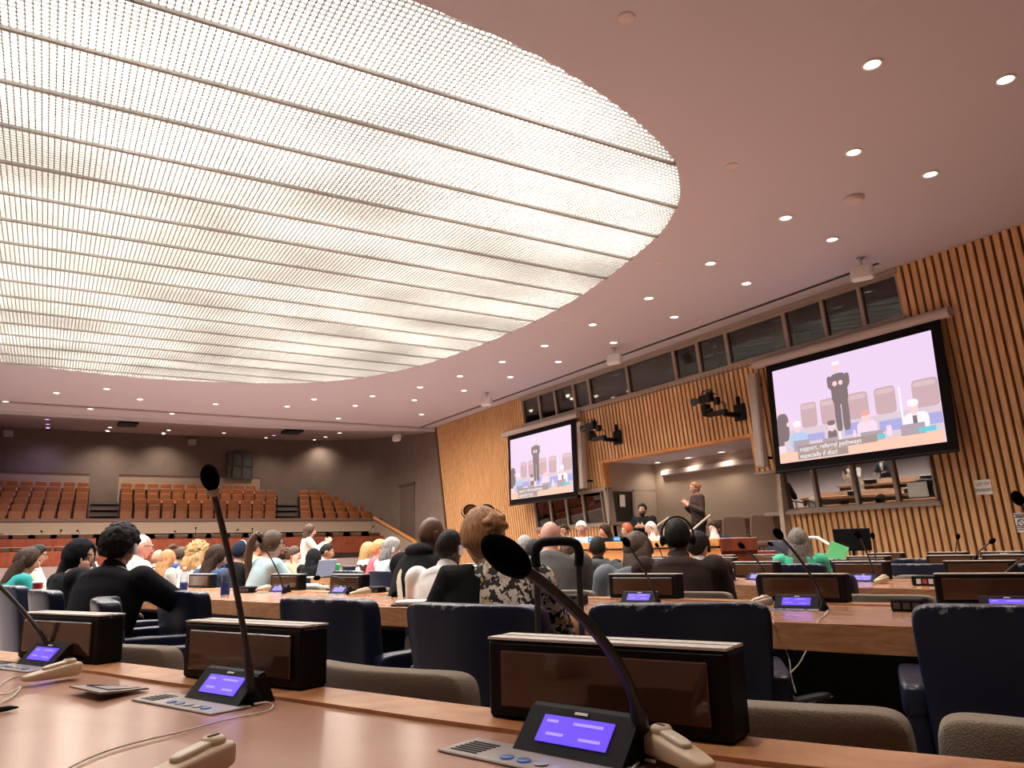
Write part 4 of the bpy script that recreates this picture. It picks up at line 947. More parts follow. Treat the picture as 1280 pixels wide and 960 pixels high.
def head_mb(M):
    nu, nv = 56, 40; vs = []; fs = []
    for j in range(nv+1):
        b = -pi/2+pi*j/nv
        for i in range(nu):
            a = 2*pi*i/nu; d = (cos(b)*cos(a), cos(b)*sin(a), sin(b)); p = hp(d)
            if d[1] > .25:
                g = lambda cx, cz, sx, sz: math.exp(-((abs(p.x)-cx)/sx)**2-((p.z-cz)/sz)**2)
                p.y += .026*math.exp(-(p.x/.0115)**2)*sstep(.03, -.028, p.z)*sstep(-.050, -.034, p.z)+.008*math.exp(-(p.x/.012)**2-((p.z-.01)/.02)**2)
                p.y += .005*g(.014, -.034, .008, .009)-.013*g(.031, .010, .017, .012)+.006*g(.03, .032, .02, .010)
                p.y += .007*math.exp(-(p.x/.024)**2-((p.z+.062)/.010)**2)-.004*math.exp(-(p.x/.03)**2-((p.z+.050)/.005)**2)+.010*math.exp(-(p.x/.022)**2-((p.z+.100)/.016)**2)
                p.y += .006*g(.042, -.022, .02, .02)
            vs.append(p)
    for j in range(nv):
        for i in range(nu): fs.append((j*nu+i, j*nu+(i+1) % nu, (j+1)*nu+(i+1) % nu, (j+1)*nu+i))
    mb = MB(); mb.add(vs, fs, M)
    for s in (-1, 1):
        e = MB(); e.ell((0, 0, 0), (.010, .020, .031), Euler((radians(-12), 0, radians(-22*s))).to_matrix(), 14, 10); e.ell((.003*s, -.012, .0), (.010, .010, .024), None, 10, 8)
        mb.join(e, M @ Matrix.Translation((s*.077, -.010, -.008)))
    return mb
def bprof(tab, f):
    for i in range(len(tab)-1):
        if f <= tab[i+1][0]:
            a, b = tab[i], tab[i+1]; t = (f-a[0])/(b[0]-a[0]); return a[1]+(b[1]-a[1])*t
    return tab[-1][1]
SHORT = [(0, .60), (45, .50), (66, .20), (80, -.08), (92, .10), (104, -.10), (125, -.45), (180, -.56)]
BUZZ = [(0, .66), (45, .58), (70, .32), (85, .16), (104, .0), (125, -.36), (180, -.48)]
LONGH = [(0, .62), (35, .48), (55, .10), (70, -.35), (90, -.50), (180, -.62)]
RING = [(0, 2), (70, 2), (80, .20), (100, .10), (120, -.3), (180, -.42)]
def cap_mb(M, tab, T, curl=0.0, top=None):
    nu, nv = 72, 48; vs = []; ok = []; fs = []
    for j in range(nv+1):
        b = -pi/2+pi*j/nv
        for i in range(nu):
            a = 2*pi*i/nu; d = V((cos(b)*cos(a), cos(b)*sin(a), sin(b)))
            f = abs(math.degrees(atan2(d.x, d.y))); k = d.z-bprof(tab, f)
            if top is not None: k = min(k, top-d.z)
            g = T*min(1, max(0, k)/.16)
            if curl: g += curl*noise.noise(d*7+V((T*90, 0, 0)))*min(1, max(0, k)/.2)
            else: g += .0022*noise.noise(V((d.x*9, d.y*9, d.z*2)))*min(1, max(0, k)/.2)
            vs.append(hp(d, g+.0008)); ok.append(k > -.03)
    for j in range(nv):
        for i in range(nu):
            q = (j*nu+i, j*nu+(i+1) % nu, (j+1)*nu+(i+1) % nu, (j+1)*nu+i)
            if any(ok[w] for w in q): fs.append(q)
    mb = MB(); mb.add(vs, fs, M); return mb
def rough_tube(pts, r, n, amp, fr, M, seed=0):
    m = MB(); m.tube(spline(pts, 5), sum([[tuple(V(r[i]).lerp(V(r[i+1]), k/5)) if True else 0 for k in range(5)] for i in range(len(r)-1)], [])+[r[-1]], n, up=(0, 1, 0))
    for p in m.v:
        q = noise.noise_vector(V((p.x*fr+seed, p.y*fr, p.z*fr*.3))); p.x += q.x*amp; p.y += q.y*amp
    o = MB(); o.join(m, M); return o
def hand(mb, w, f, n, sg, curl=.35, s=1.0):
    f = f.normalized(); n = (n-f*n.dot(f)).normalized(); sd = f.cross(n)*sg
    R = Matrix((sd, f, n)).transposed()
    mb.ell(w+f*.048*s, (.040*s, .056*s, .016*s), R, 16, 10, .8)
    mb.tube([w-f*.03*s, w+f*.02*s], [.027*s, .028*s], 10)
    for k, (o, L) in enumerate(((.030, .070), (.0105, .078), (-.0095, .072), (-.029, .056))):
        b = w+f*.088*s+sd*o*s; sp_ = (f+sd*o*3.2).normalized(); pts = [b-sp_*.012*s, b]; d = sp_.copy()
        for q, (l, c) in enumerate(((.45, .7), (.32, 1.0), (.23, .8))):
            d = (d+n*curl*c*(1+.12*k)).normalized(); pts.append(pts[-1]+d*L*l*s)
        mb.tube(pts, [.0095*s, .0092*s, .0085*s, .0078*s, .0058*s], 8)
    b = w+f*.018*s+sd*.032*s; d = (f*.55+sd*.75+n*.25).normalized(); p2 = b+d*.034*s; d2 = (d+f*.5+n*curl*.5).normalized()
    mb.tube([b-d*.012*s, b, p2, p2+d2*.028*s], [.0125*s, .012*s, .0105*s, .007*s], 8)
POSE = {'desk': ((.07, .12, -.25), (-.02, .34, -.22)), 'lap': ((.07, -.01, -.28), (-.03, .21, -.33)), 'hang': ((.06, -.03, -.285), (.07, .04, -.53)), 'sign': ((.09, .02, -.27), (-.10, .24, -.13)), 'phone': ((.06, .16, -.20), (-.07, .36, -.02)), 'chest': ((.09, .05, -.26), (-.12, .17, -.14)), 'fold': ((.10, .10, -.25), (-.10, .27, -.24)), 'rest': ((.14, .18, -.15), (.04, .40, -.17)), 'out': ((.10, .16, -.22), (.06, .42, -.20))}
N_P = [0]
def person(label, u, v, d, az, haz, sk, hair, topc, trou='dark', pitch=8, roll=0, lean=8, w=1.0, la='desk', ra='desk', stand=None, vox=.013, fem=False, collar=None, floor=0.0, group=None, sc=1.0, shoul=1.0, hs=1.0, hx=0.0):
    """(u, v) head centre in the photo at distance d; az, haz = directions of chest and face (degrees, 0 = front wall)"""
    Hc = atd(u, v, d); t = thing('person', label, 'person'); kw = (.92 if fem else 1.0)*w
    hz = (.50*sc if stand is None else .90*sc); zt = Hc.z-floor
    Lr = radians(lean)
    need = (zt-hz-.105*sc)/((.50*cos(Lr)))           # torso length factor that brings the head to its height
    k = max(.82, min(1.16, need))
    Rl = Matrix.Rotation(-Lr, 4, 'X')
    T = lambda p: (Matrix.Translation((0, 0, hz)) @ Rl) @ V((p[0], p[1], p[2]*k if p[2] > 0 else p[2]))
    neck = T((0, .005, .465*sc)); hc = neck+V((hx, .025+.05*sin(Lr), .0)); hc.z = zt
    if hc.z-neck.z < .10: hc.z = neck.z+.10
    ra_ = radians(az-90); off = Matrix.Rotation(ra_, 3, 'Z') @ V((hc.x, hc.y, 0))
    t.location = (Hc.x-off.x, Hc.y-off.y, floor+(Hc.z-floor-hc.z)); t.rotation_euler = (0, 0, ra_)
    if stand is None: t.location.z = floor+max(-.0, min(.06, t.location.z-floor))
    HM = Matrix.Translation(hc) @ Matrix.Rotation(radians(haz-az), 4, 'Z') @ Matrix.Rotation(radians(-pitch), 4, 'X') @ Matrix.Rotation(radians(roll), 4, 'Y') @ Matrix.Diagonal((hs, hs, hs, 1))
    SEC = [(-.07, .165, .125, -.01), (.0, .172, .13, -.01), (.12, .150, .112, 0), (.24, .160, .118, .01), (.35, .178, .112, .01), (.42, .165, .092, .0), (.455, .115, .075, -.005), (.475, .07, .06, -.005), (.50, .056, .056, .0)]
    def torso(mb, e, last=9, wide=kw):
        mb.tube([T((0, s[3], s[0]*sc)) for s in SEC[:last]], [((s[1]*wide*sc+e), (s[2]*w*sc+e)) for s in SEC[:last]], 20, up=(1, 0, 0))
    J = {}
    for sg, nm in ((-1, la), (1, ra)):
        S0 = T((sg*.178*kw*sc*shoul, -.005, .415*sc))
        if nm == 'chin': W = hc+(HM.to_3x3() @ V((sg*.055, .085, -.115))); El = (S0+W)/2+V((sg*.07, .10, -.20)); tgt = hc+(HM.to_3x3() @ V((sg*.05, .085, -.03)))
        elif nm == 'temple': W = hc+(HM.to_3x3() @ V((sg*.10, .05, -.10))); El = (S0+W)/2+V((sg*.09, .12, -.20)); tgt = hc+(HM.to_3x3() @ V((sg*.08, .05, .02)))
        else:
            e_, w_ = POSE[nm]; El = S0+V((sg*e_[0], e_[1], e_[2]))*sc; W = S0+V((sg*w_[0], w_[1], w_[2]))*sc; tgt = None
        J[sg] = (S0, El, W, tgt)
    def arms(mb, e, full=True):
        for sg in (-1, 1):
            S0, El, W, _ = J[sg]; W2 = W if full else El.lerp(W, .93)
            mb.ell(S0, (.062*w+e, .062*w+e, .062*w+e), None, 12, 8)
            mb.tube([S0, S0.lerp(El, .5), El, El.lerp(W, .4), W2], [.058*w+e, .052*w+e, .044*w+e, .042*w+e, .030+e], 12)
    if stand is None: LG = {sg: [V((sg*.09, .0, hz-.01)), V((sg*.115, .40*sc, hz-.02)), V((sg*.11, .38*sc, .10))] for sg in (-1, 1)}
    else: LG = {sg: [V((sg*.085, 0, hz)), V((sg*.095, .015, hz*.53)), V((sg*.09, -.01, .09))] for sg in (-1, 1)}
    def legs(mb, e):
        for sg in (-1, 1):
            a, b, c = LG[sg]; mb.tube([a, a.lerp(b, .5), b, b.lerp(c, .35), c], [.088*w+e, .076*w+e, .058+e, .054+e, .042+e], 12)
        mb.ell(V((0, -.01, hz)), (.165*kw+e, .125*w+e, .11+e), None, 14, 8)
    raw = MB(); torso(raw, 0); arms(raw, 0); legs(raw, 0); raw.tube([neck-V((0, .02, .06)), neck.lerp(hc, .5), hc+V((0, -.012, -.02))], [.058, .054, .052], 14)
    for sg in (-1, 1): a, b, c = LG[sg]; raw.ell(c+V((0, .06, -.06)), (.04, .12, .035), None, 12, 8)
    body = remesh(raw, .017, 3); body.join(head_mb(HM))
    for sg in (-1, 1):
        S0, El, W, tgt = J[sg]; f = (W-El) if tgt is None else (tgt-W)
        nm = la if sg < 0 else ra
        n_ = {'sign': V((-sg, .2, .1)), 'phone': V((-sg, .3, 0)), 'chin': V((-sg, -.2, 0)), 'temple': V((-sg, 0, 0)), 'chest': V((0, -1, .0)), 'hang': V((-sg, 0, 0))}.get(nm, V((0, .15, -1)))
        if nm == 'chest': f = V((-sg, .1, .15))
        if nm == 'sign': f = V((-sg*.35, .5, .8))
        hand(body, W, f, n_, -sg if n_.z < -.5 else sg*(-1 if nm in ('chin', 'temple', 'hang') else 1), .9 if nm == 'phone' else .35, sc)
    body.build('body', skin(sk), t, 180)
    for sg in (-1, 1):
        e = MB(); e.ell(HM @ V((sg*.031, .081, .010)), (.0115, .0115, .0115), None, 12, 8); eo = e.build('eye', mat('eye_white', (.75, .70, .66), .25), t, 180)
        e = MB(); e.ell(HM @ V((sg*.031, .0885, .009)), (.0062, .0055, .0062), None, 10, 6); e.build('iris', mat('iris_dark', (.02, .012, .01), .2), eo, 180)
        e = MB(); e.tube([HM @ V((sg*.015, .098, .028)), HM @ V((sg*.032, .096, .034)), HM @ V((sg*.050, .080, .028))], [.003, .004, .002], 6); e.build('eyebrow', hairm('dkbrown', *HC['dkbrown']) if hair[1] not in HC or hair[1] == 'black' else hairm(hair[1], *HC[hair[1]]), t, 180)
    e = MB(); e.ell(HM @ V((0, .0965, -.0575)), (.021, .006, .0042), HM.to_3x3(), 14, 6); e.ell(HM @ V((0, .0960, -.066)), (.018, .007, .0052), HM.to_3x3(), 14, 6); e.build('lips', mat('lips_'+sk, tuple(c*q for c, q in zip(SKIN[sk], (.85, .6, .62))), .4), t, 180)
    # clothes: one garment over torso and arms, one over the legs
    tm = topc if not isinstance(topc, str) else cloth(*TOPS[topc])
    raw = MB(); torso(raw, .017, 7); arms(raw, .015, False); raw.tube([T((0, -.005, .42*sc)), T((0, -.005, .455*sc)), T((0, -.004, .482*sc))], [(.15*kw*sc+.022, .088*w+.018), (.115*kw*sc+.022, .075*w+.020), (.070+.013, .064+.013)], 20, up=(1, 0, 0)); raw.ell(V((0, -.01, hz+.02)), (.17*kw+.02, .13*w+.02, .10), None, 14, 8)
    top = remesh(raw, vox, 4); top.build('top', tm, t, 180)
    raw = MB(); legs(raw, .016); remesh(raw, .018, 3).build('trousers', cloth(*TOPS[trou]), t, 180)
    for sg in (-1, 1):
        c = LG[sg][2]; e = MB(); e.sbox(c+V((0, .065, -.062)), (.092, .27, .075), .6, nu=18, nv=10); e.build('shoe', mat('shoe_black', (.014, .012, .012), .35), t, 180)
    if collar:
        cm = collar if not isinstance(collar, str) else cloth(*TOPS[collar])
        e = MB(); e.tube([T((0, -.008, .462*sc)), T((0, -.004, .485*sc)), T((0, .004, .505*sc))], [(.080, .072), (.069, .066), (.067, .064)], 24, up=(1, 0, 0), cap=False); e.tube([T((0, .004, .505*sc)), T((0, -.008, .462*sc))], [(.062, .059), (.068, .060)], 24, up=(1, 0, 0), cap=False); e.build('collar', cm, t, 180)
    # hair
    kind, hcn = hair[0], hair[1]
    if kind != 'none' and hcn != 'none':
        hm_ = hairm(hcn, *HC[hcn]) if hcn in HC else cloth(*TOPS[hcn]); h = MB()
        if kind == 'short': h = cap_mb(HM, SHORT, .017)
        elif kind == 'thick': h = cap_mb(HM, SHORT, .030, .010)
        elif kind == 'buzz': h = cap_mb(HM, BUZZ, .006)
        elif kind == 'fringe': h = cap_mb(HM, RING, .008)
        elif kind in ('bob', 'long', 'pony', 'bun', 'sleek'):
            h = cap_mb(HM, LONGH if kind != 'bun' else [(0, .62), (50, .42), (66, .2), (80, .0), (95, -.15), (125, -.55), (180, -.8)], .016 if kind in ('bun', 'pony', 'sleek') else .022)
        elif kind == 'curly': h = cap_mb(HM, LONGH, .040, .030)
        if kind == 'bob': h.join(rough_tube([(0, -.03, .02), (0, -.045, -.06), (0, -.05, -.13), (0, -.05, -.165)], [(.06, .086), (.072, .096), (.068, .094), (.05, .07)], 28, .008, 30, HM))
        if kind == 'long': h.join(rough_tube([(0, -.03, .03), (0, -.055, -.07), (0, -.085, -.18), (0, -.10, -.30), (0, -.10, -.38)], [(.065, .088), (.066, .100), (.055, .108), (.045, .10), (.02, .05)], 30, .012, 26, HM))
        if kind == 'curly':
            q = rough_tube([(0, -.03, .03), (0, -.05, -.07), (0, -.06, -.15), (0, -.065, -.21)], [(.07, .10), (.095, .130), (.095, .138), (.06, .09)], 40, .022, 24, HM); h.join(q)
        if kind == 'pony':
            h.join(rough_tube([(0, -.08, .075), (0, -.145, .08), (0, -.185, .0), (0, -.19, -.14), (0, -.17, -.30), (0, -.165, -.36)], [(.022, .022), (.032, .030), (.038, .040), (.036, .045), (.024, .034), (.008, .01)], 20, .006, 30, HM))
        if kind == 'bun':
            q = MB(); q.ell((hair[2] if len(hair) > 2 else 0, -.105, .045), (.050, .045, .048), None, 26, 18, fn=lambda p: p*(1+.10*sin(6*atan2(p.z, p.x)+p.length*60))); h.join(q, HM)
        h.build('hair', hm_, t, 180)
    t['_'] = 0; del t['_']
    P_ = dict(root=t, HM=HM, T=T, J=J, hc=hc, neck=neck, sc=sc, kw=kw); return P_
TOPS = {'dark': ('dark', (.018, .018, .022)), 'blacksuit': ('blacksuit', (.014, .013, .017)), 'navy': ('navy', (.018, .022, .042)), 'charcoal': ('charcoal', (.045, .046, .050)), 'grey': ('grey', (.17, .19, .22)), 'greyolive': ('greyolive', (.13, .125, .115)), 'white': ('white', (.74, .72, .70)), 'cream': ('cream', (.72, .68, .60)), 'ltblue': ('ltblue', (.40, .56, .62)), 'paleblue': ('paleblue', (.50, .60, .68)), 'orange': ('orange', (.68, .34, .22)), 'pinkred': ('pinkred', (.68, .13, .17)), 'teal': ('teal', (.03, .27, .26)), 'green': ('green', (.07, .42, .26)), 'denim': ('denim', (.05, .09, .19)), 'hijab': ('hijab', (.012, .012, .014)), 'brownjk': ('brownjk', (.055, .036, .034)), 'yellow': ('yellow', (.62, .48, .18)), 'black': ('black', (.010, .010, .011))}
# extras
def glasses(P, m=None, up=0.0, back=0.0, dark=False, w=1.0):
    HM = P['HM']; mb = MB()
    for s in (-1, 1):
        c = V((s*.033, .102+back, .010+up)); pts = [HM @ (c+V((.026*w*cos(a), -.006*abs(cos(a)), .021*w*sin(a)))) for a in [2*pi*i/16 for i in range(17)]]
        mb.tube(pts, .0032 if dark else .002, 6); mb.tube([HM @ V((s*.060*w, .096+back, .016+up)), HM @ V((s*.083, .03+back*.6, .016+up*.8)), HM @ V((s*.081, -.03+back*.4, .004+up*.7))], .0028, 6)
    mb.tube([HM @ V((-.008, .104+back, .016+up)), HM @ V((.008, .104+back, .016+up))], .002, 6)
    g = mb.build('glasses', black_m, P['root'], 180)
    if dark:
        for s in (-1, 1): l = MB(); l.ell((s*.033, .102+back, .010+up), (.025*w, .003, .020*w), None, 16, 8); q = MB(); q.join(l, HM); q.build('lens', glass('sunglass_lens', (.35, .30, .28), .1), g, 180)
def earpiece(P, s, col=None):
    HM = P['HM']; q = MB(); q.sbox((s*.094, -.005, -.012), (.018, .034, .062), .5, nu=18, nv=12); q.tube([(s*.09, -.008, -.04), (s*.085, .0, -.12), (s*.07, .06, -.24)], .0018, 5); mb = MB(); mb.join(q, HM); mb.build('earpiece', col or white_p, P['root'], 180)
def headphones(P, col=None):
    HM = P['HM']; q = MB(); pts = [(.098*cos(a), -.01, .005+.128*sin(a)) for a in [pi*i/14 for i in range(15)]]; q.tube(pts, .006, 6)
    for s in (-1, 1): q.ell((s*.093, -.005, -.01), (.018, .032, .036), None, 14, 10)
    mb = MB(); mb.join(q, HM); mb.build('headphones', col or black_m, P['root'], 180)
def scarf(P, m):
    """close headscarf with a draped neck"""
    HM = P['HM']; nu, nv = 60, 44; vs = []; fs = []; ok = []
    for j in range(nv+1):
        b = -pi/2+pi*j/nv
        for i in range(nu):
            a = 2*pi*i/nu; d = V((cos(b)*cos(a), cos(b)*sin(a), sin(b))); k = 1-((d.x/.62)**2+((d.z+.08)/.74)**2) if d.y > 0 else -1
            g = .020+.006*noise.noise(d*4); vs.append(hp(d, g if k < 0 else .003)+V((0, -.006 if d.y < 0 else 0, 0))); ok.append(k < .05)
    for j in range(nv):
        for i in range(nu):
            q = (j*nu+i, j*nu+(i+1) % nu, (j+1)*nu+(i+1) % nu, (j+1)*nu+i)
            if any(ok[w] for w in q): fs.append(q)
    mb = MB(); mb.add(vs, fs, HM)
    mb.join(rough_tube([(0, -.02, -.02), (0, -.03, -.09), (0, -.02, -.15), (0, -.01, -.22), (0, -.01, -.27)], [(.088, .088), (.092, .088), (.105, .11), (.13, .165), (.10, .15)], 34, .010, 16, HM)); mb.build('headscarf', m, P['root'], 180)
def tie(P, m):
    T = P['T']; sc = P['sc']; mb = MB(); mb.tube([T((0, .115, .455*sc)), T((0, .150, .40*sc)), T((0, .155, .25*sc))], [(.012, .006), (.02, .006), (.035, .006)], 8, up=(1, 0, 0)); mb.build('necktie', m, P['root'])
def front(P, m, wd=.05):
    T = P['T']; sc = P['sc']; mb = MB(); mb.tube([T((0, .085, .475*sc)), T((0, .128, .40*sc)), T((0, .142, .25*sc))], [(wd, .014), (wd*.9, .014), (wd*.3, .010)], 12, up=(1, 0, 0)); mb.build('shirt_front', m, P['root'], 180)
blk_s = cloth(*TOPS['black'])
D = lambda px, wid=.165: wid*F/px
# --- second desk
m, t_, b_ = nt('floral_blouse'); nn = t_.nodes; tc = nn.new('ShaderNodeTexCoord')
vo = nn.new('ShaderNodeTexVoronoi'); vo.inputs['Scale'].default_value = 38; n1 = nn.new('ShaderNodeTexNoise'); n1.inputs['Scale'].default_value = 24; n1.inputs['Detail'].default_value = 2
dv = nn.new('ShaderNodeMix'); dv.data_type = 'RGBA'; dv.inputs['Factor'].default_value = .10; lk(t_, tc.outputs['Object'], dv.inputs['A']); lk(t_, tc.outputs['Object'], n1.inputs['Vector']); lk(t_, n1.outputs['Color'], dv.inputs['B']); lk(t_, dv.outputs['Result'], vo.inputs['Vector'])
sx = nn.new('ShaderNodeSeparateColor'); lk(t_, vo.outputs['Color'], sx.inputs[0])
rp = nn.new('ShaderNodeValToRGB'); rp.color_ramp.interpolation = 'CONSTANT'; e = rp.color_ramp.elements; e[0].position = 0; e[0].color = (.012, .011, .012, 1); e[1].position = .24; e[1].color = (.74, .66, .58, 1)
q = e.new(.72); q.color = (.80, .72, .64, 1); q = e.new(.88); q.color = (.66, .48, .16, 1); lk(t_, sx.outputs[0], rp.inputs[0])
lt = nn.new('ShaderNodeMath'); lt.operation = 'GREATER_THAN'; lt.inputs[1].default_value = .60; lk(t_, vo.outputs['Distance'], lt.inputs[0])
mx = nn.new('ShaderNodeMix'); mx.data_type = 'RGBA'; lk(t_, lt.outputs[0], mx.inputs['Factor']); lk(t_, rp.outputs[0], mx.inputs['A']); mx.inputs['B'].default_value = (.02, .018, .02, 1); lk(t_, mx.outputs['Result'], b_.inputs['Base Color']); b_.inputs['Roughness'].default_value = .75
floral = m
P = person('woman seen from behind with ginger hair bun, sunglasses on head and floral blouse', 603, 673, 3.30, 58, 74, 'fair', ('bun', 'honey', .03), floral, 'dark', pitch=4, lean=14, w=1.06, fem=True, vox=.010, ra='out', la='lap', hs=1.06, collar=floral, shoul=1.0, hx=-.055)
P['root']['label'] = 'person with ginger hair bun, sunglasses on the head and black and cream floral blouse'
glasses(P, None, .108, -.045, True, 1.2)
raw = MB(); T = P['T']; S0, El, W, _ = P['J'][-1]
raw.tube([S0+V((.09, -.035, .01)), S0+V((.02, -.03, .012)), S0.lerp(El, .45)+V((-.01, -.02, 0)), El+V((-.01, -.01, .0))], [.07, .098, .094, .085], 16); raw.tube([T((-.10, -.085, .43)), T((-.13, -.115, .3)), T((-.15, -.12, .1))], [(.06, .03), (.075, .035), (.075, .03)], 14, up=(1, 0, 0))
remesh(raw, .011, 4).build('draped_jacket', blk_s, P['root'], 180)
P = person('person in a black suit with thick black hair, leaning on the second desk', 150, 684, 4.45, 48, 52, 'tan', ('thick', 'black'), 'blacksuit', lean=16, w=1.14, vox=.011, ra='rest', la='desk', pitch=2, collar='blacksuit', hs=1.02)
earpiece(P, 1)
P = person('person in a black headscarf turning towards the right with a hand on the cheek', 99, 696, 5.5, 20, -34, 'fair', ('none', 'none'), 'hijab', lean=12, fem=True, vox=.011, ra='chin', la='desk', pitch=10, w=1.05)
scarf(P, cloth(*TOPS['hijab']))
P = person('person with dark wavy hair in a teal top at the far left', 34, 702, 7.2, 20, 10, 'tan', ('long', 'dkbrown'), 'teal', lean=22, fem=True, pitch=14)
P = person('person in a white shirt and glasses beside the teal top', 47, 694, 9.5, 15, -2, 'tan', ('short', 'black'), 'white', lean=14, pitch=10); glasses(P)
P = person('person in a grey suit right of the black headscarf', 116, 692, 13.5, -10, -12, 'tan', ('short', 'dkbrown'), 'charcoal', lean=4, collar='white'); front(P, cloth(*TOPS['white']))
P = person('tall bald person in glasses and a white shirt behind the black suit', 177, 684, 7.6, 18, 2, 'pink', ('fringe', 'white'), 'white', lean=8, pitch=8, collar='white'); glasses(P)
P = person('bald person in headphones beyond the black suit\'s shoulder', 198, 698, 10.5, 35, 30, 'olive', ('none', 'none'), 'navy'); headphones(P)
P = person('person with a blond ponytail next to the bald person in headphones', 209, 700, 10.2, 30, 40, 'fair', ('long', 'honey'), 'cream', fem=True)
P = person('person with brown hair in a dark blue top looking down', 225, 694, 11.5, 0, -12, 'fair', ('pony', 'brown'), 'denim', fem=True, pitch=28, lean=14)
P = person('person with curly blond hair in a white top, seen from behind', 247, 693, 8.4, 30, 38, 'fair', ('curly', 'blond'), 'white', fem=True, lean=10)
P = person('person with long dark brown hair in a denim jacket', 270, 697, 8.0, 34, 18, 'olive', ('long', 'dkbrown'), 'denim', fem=True, lean=10)
P = person('person in a dark cap and headphones with a black backpack', 301, 690, 8.8, 34, 34, 'tan', ('short', 'navy'), 'black', lean=12); headphones(P, mat('headphone_grey', (.4, .38, .38), .4))
P = person('person with a high brown hair bun and yellow top', 319, 684, 10.8, 32, 24, 'fair', ('bun', 'brown'), 'yellow', fem=True)
P = person('person in a light blue blazer with a long blond-brown ponytail', 340, 681, 7.0, 15, -8, 'fair', ('pony', 'brown'), 'ltblue', fem=True, lean=12, vox=.011, pitch=4, w=1.05, la='out', ra='out'); glasses(P)
P = person('person in an orange patterned top with dark tied hair, head propped', 367, 694, 11.0, -20, -25, 'fair', ('bun', 'brown'), 'orange', fem=True, lean=16, pitch=12, ra='temple')
P = person('standing person in white holding up a phone', 387, 664, 14.2, -5, -8, 'fair', ('bob', 'brown'), 'cream', 'cream', stand=1, fem=True, lean=2, la='phone', ra='phone', pitch=6)
S0, El, W, _ = P['J'][1]; PH = P['root'].matrix_basis @ (W+V((-.06, .10, .06)))
o = MB(); o.bbox((0, 0, 0), (.075, .010, .15), .004); tag(o.build('smartphone', black_gl, None, 35, PH, P['root'].rotation_euler.z), 'dark smartphone held up by the standing person in white', 'phone')
P = person('person in a black headscarf seen from behind near the laptop', 392, 698, 10.6, 30, 30, 'olive', ('none', 'none'), 'hijab', fem=True, lean=8); scarf(P, cloth(*TOPS['hijab']))
P = person('person with cropped dark hair in a dark suit right of the laptop', 408, 690, 11.0, 0, -10, 'tan', ('buzz', 'black'), 'navy', lean=10, pitch=14, collar='white'); front(P, cloth(*TOPS['white']))
P = person('blond person in a white top left of the pink-red top', 460, 689, 11.3, -8, -14, 'fair', ('bob', 'blond'), 'white', fem=True, pitch=8)
P = person('person with curly blond hair in a pink-red top', 474, 687, 10.8, -12, -10, 'pink', ('thick', 'blond'), 'pinkred', fem=True, pitch=10)
P = person('grey-haired person in a pale blue top wearing a white earpiece', 489, 686, 8.8, 8, -4, 'fair', ('bob', 'grey'), 'paleblue', fem=True, pitch=14, lean=10); earpiece(P, 1); earpiece(P, -1)
P = person('bald person in a black hooded top with a cream strap across the back', 539, 668, 5.3, 18, 6, 'brown', ('none', 'none'), 'black', lean=22, w=1.22, vox=.011, pitch=6); glasses(P)
T = P['T']; mb = MB(); mb.tube([T((-.15, .02, .47)), T((-.12, -.095, .41)), T((-.02, -.155, .28)), T((.10, -.165, .12)), T((.17, -.10, .0))], [(.007, .026)]*5, 10, up=(0, 1, 0)); mb.build('shoulder_strap', cloth('strap', (.62, .56, .42)), P['root'])
q = remesh((lambda m_: (m_.ell(T((0, -.075, .475)), (.125, .075, .055)), m_)[1])(MB()), .012, 4); q.build('hood', blk_s, P['root'], 180)
P = person('person with shaved head, white shirt and white earpiece', 562, 686, 4.85, 40, 26, 'dark', ('buzz', 'black'), 'white', lean=18, vox=.011, pitch=8, collar='white', w=1.08); earpiece(P, 1)
P = person('bald pink-headed person in a grey-olive jacket, seen from behind', 688, 672, 5.6, 50, 52, 'pink', ('none', 'none'), 'greyolive', lean=26, w=1.2, vox=.011, pitch=18, la='desk', ra='desk'); earpiece(P, 1)
P = person('person with cropped black hair in a black jacket facing the podium', 747, 686, 7.6, 50, 46, 'brown', ('buzz', 'black'), 'blacksuit', lean=10, pitch=10, collar='blacksuit')
P = person('person in a grey shirt with long braided light brown hair', 798, 689, 5.15, 48, 26, 'fair', ('long', 'brown'), 'grey', fem=True, lean=24, w=1.3, pitch=14, roll=-14, vox=.011)
P = person('person in a dark suit with cropped black hair, seen from behind right of centre', 847, 673, 4.75, 44, 46, 'dark', ('buzz', 'black'), 'brownjk', lean=14, w=1.16, vox=.011, collar='brownjk', pitch=4); headphones(P)
P = person('person with black hair and an earpiece just right of the dark suit', 873, 684, 6.2, 44, 20, 'fair', ('short', 'black'), 'blacksuit', lean=10, collar='white'); earpiece(P, 1, black_m)
P = person('person with long dark wavy hair in a bright green top', 998, 678, 7.2, 40, 42, 'tan', ('long', 'greybrown'), 'green', fem=True, lean=12, w=1.05, vox=.011)
P = person('grey-haired person between the hair bun and the bald pink head', 656, 684, 8.4, 45, 30, 'tan', ('short', 'grey'), 'charcoal')
P = person('person with dark hair beyond the nearest microphone head', 668, 690, 7.8, 45, 60, 'tan', ('short', 'black'), 'navy')
P = person('person with curly dark hair behind the luggage handle', 712, 690, 8.2, 45, 40, 'olive', ('thick', 'brown'), 'grey')
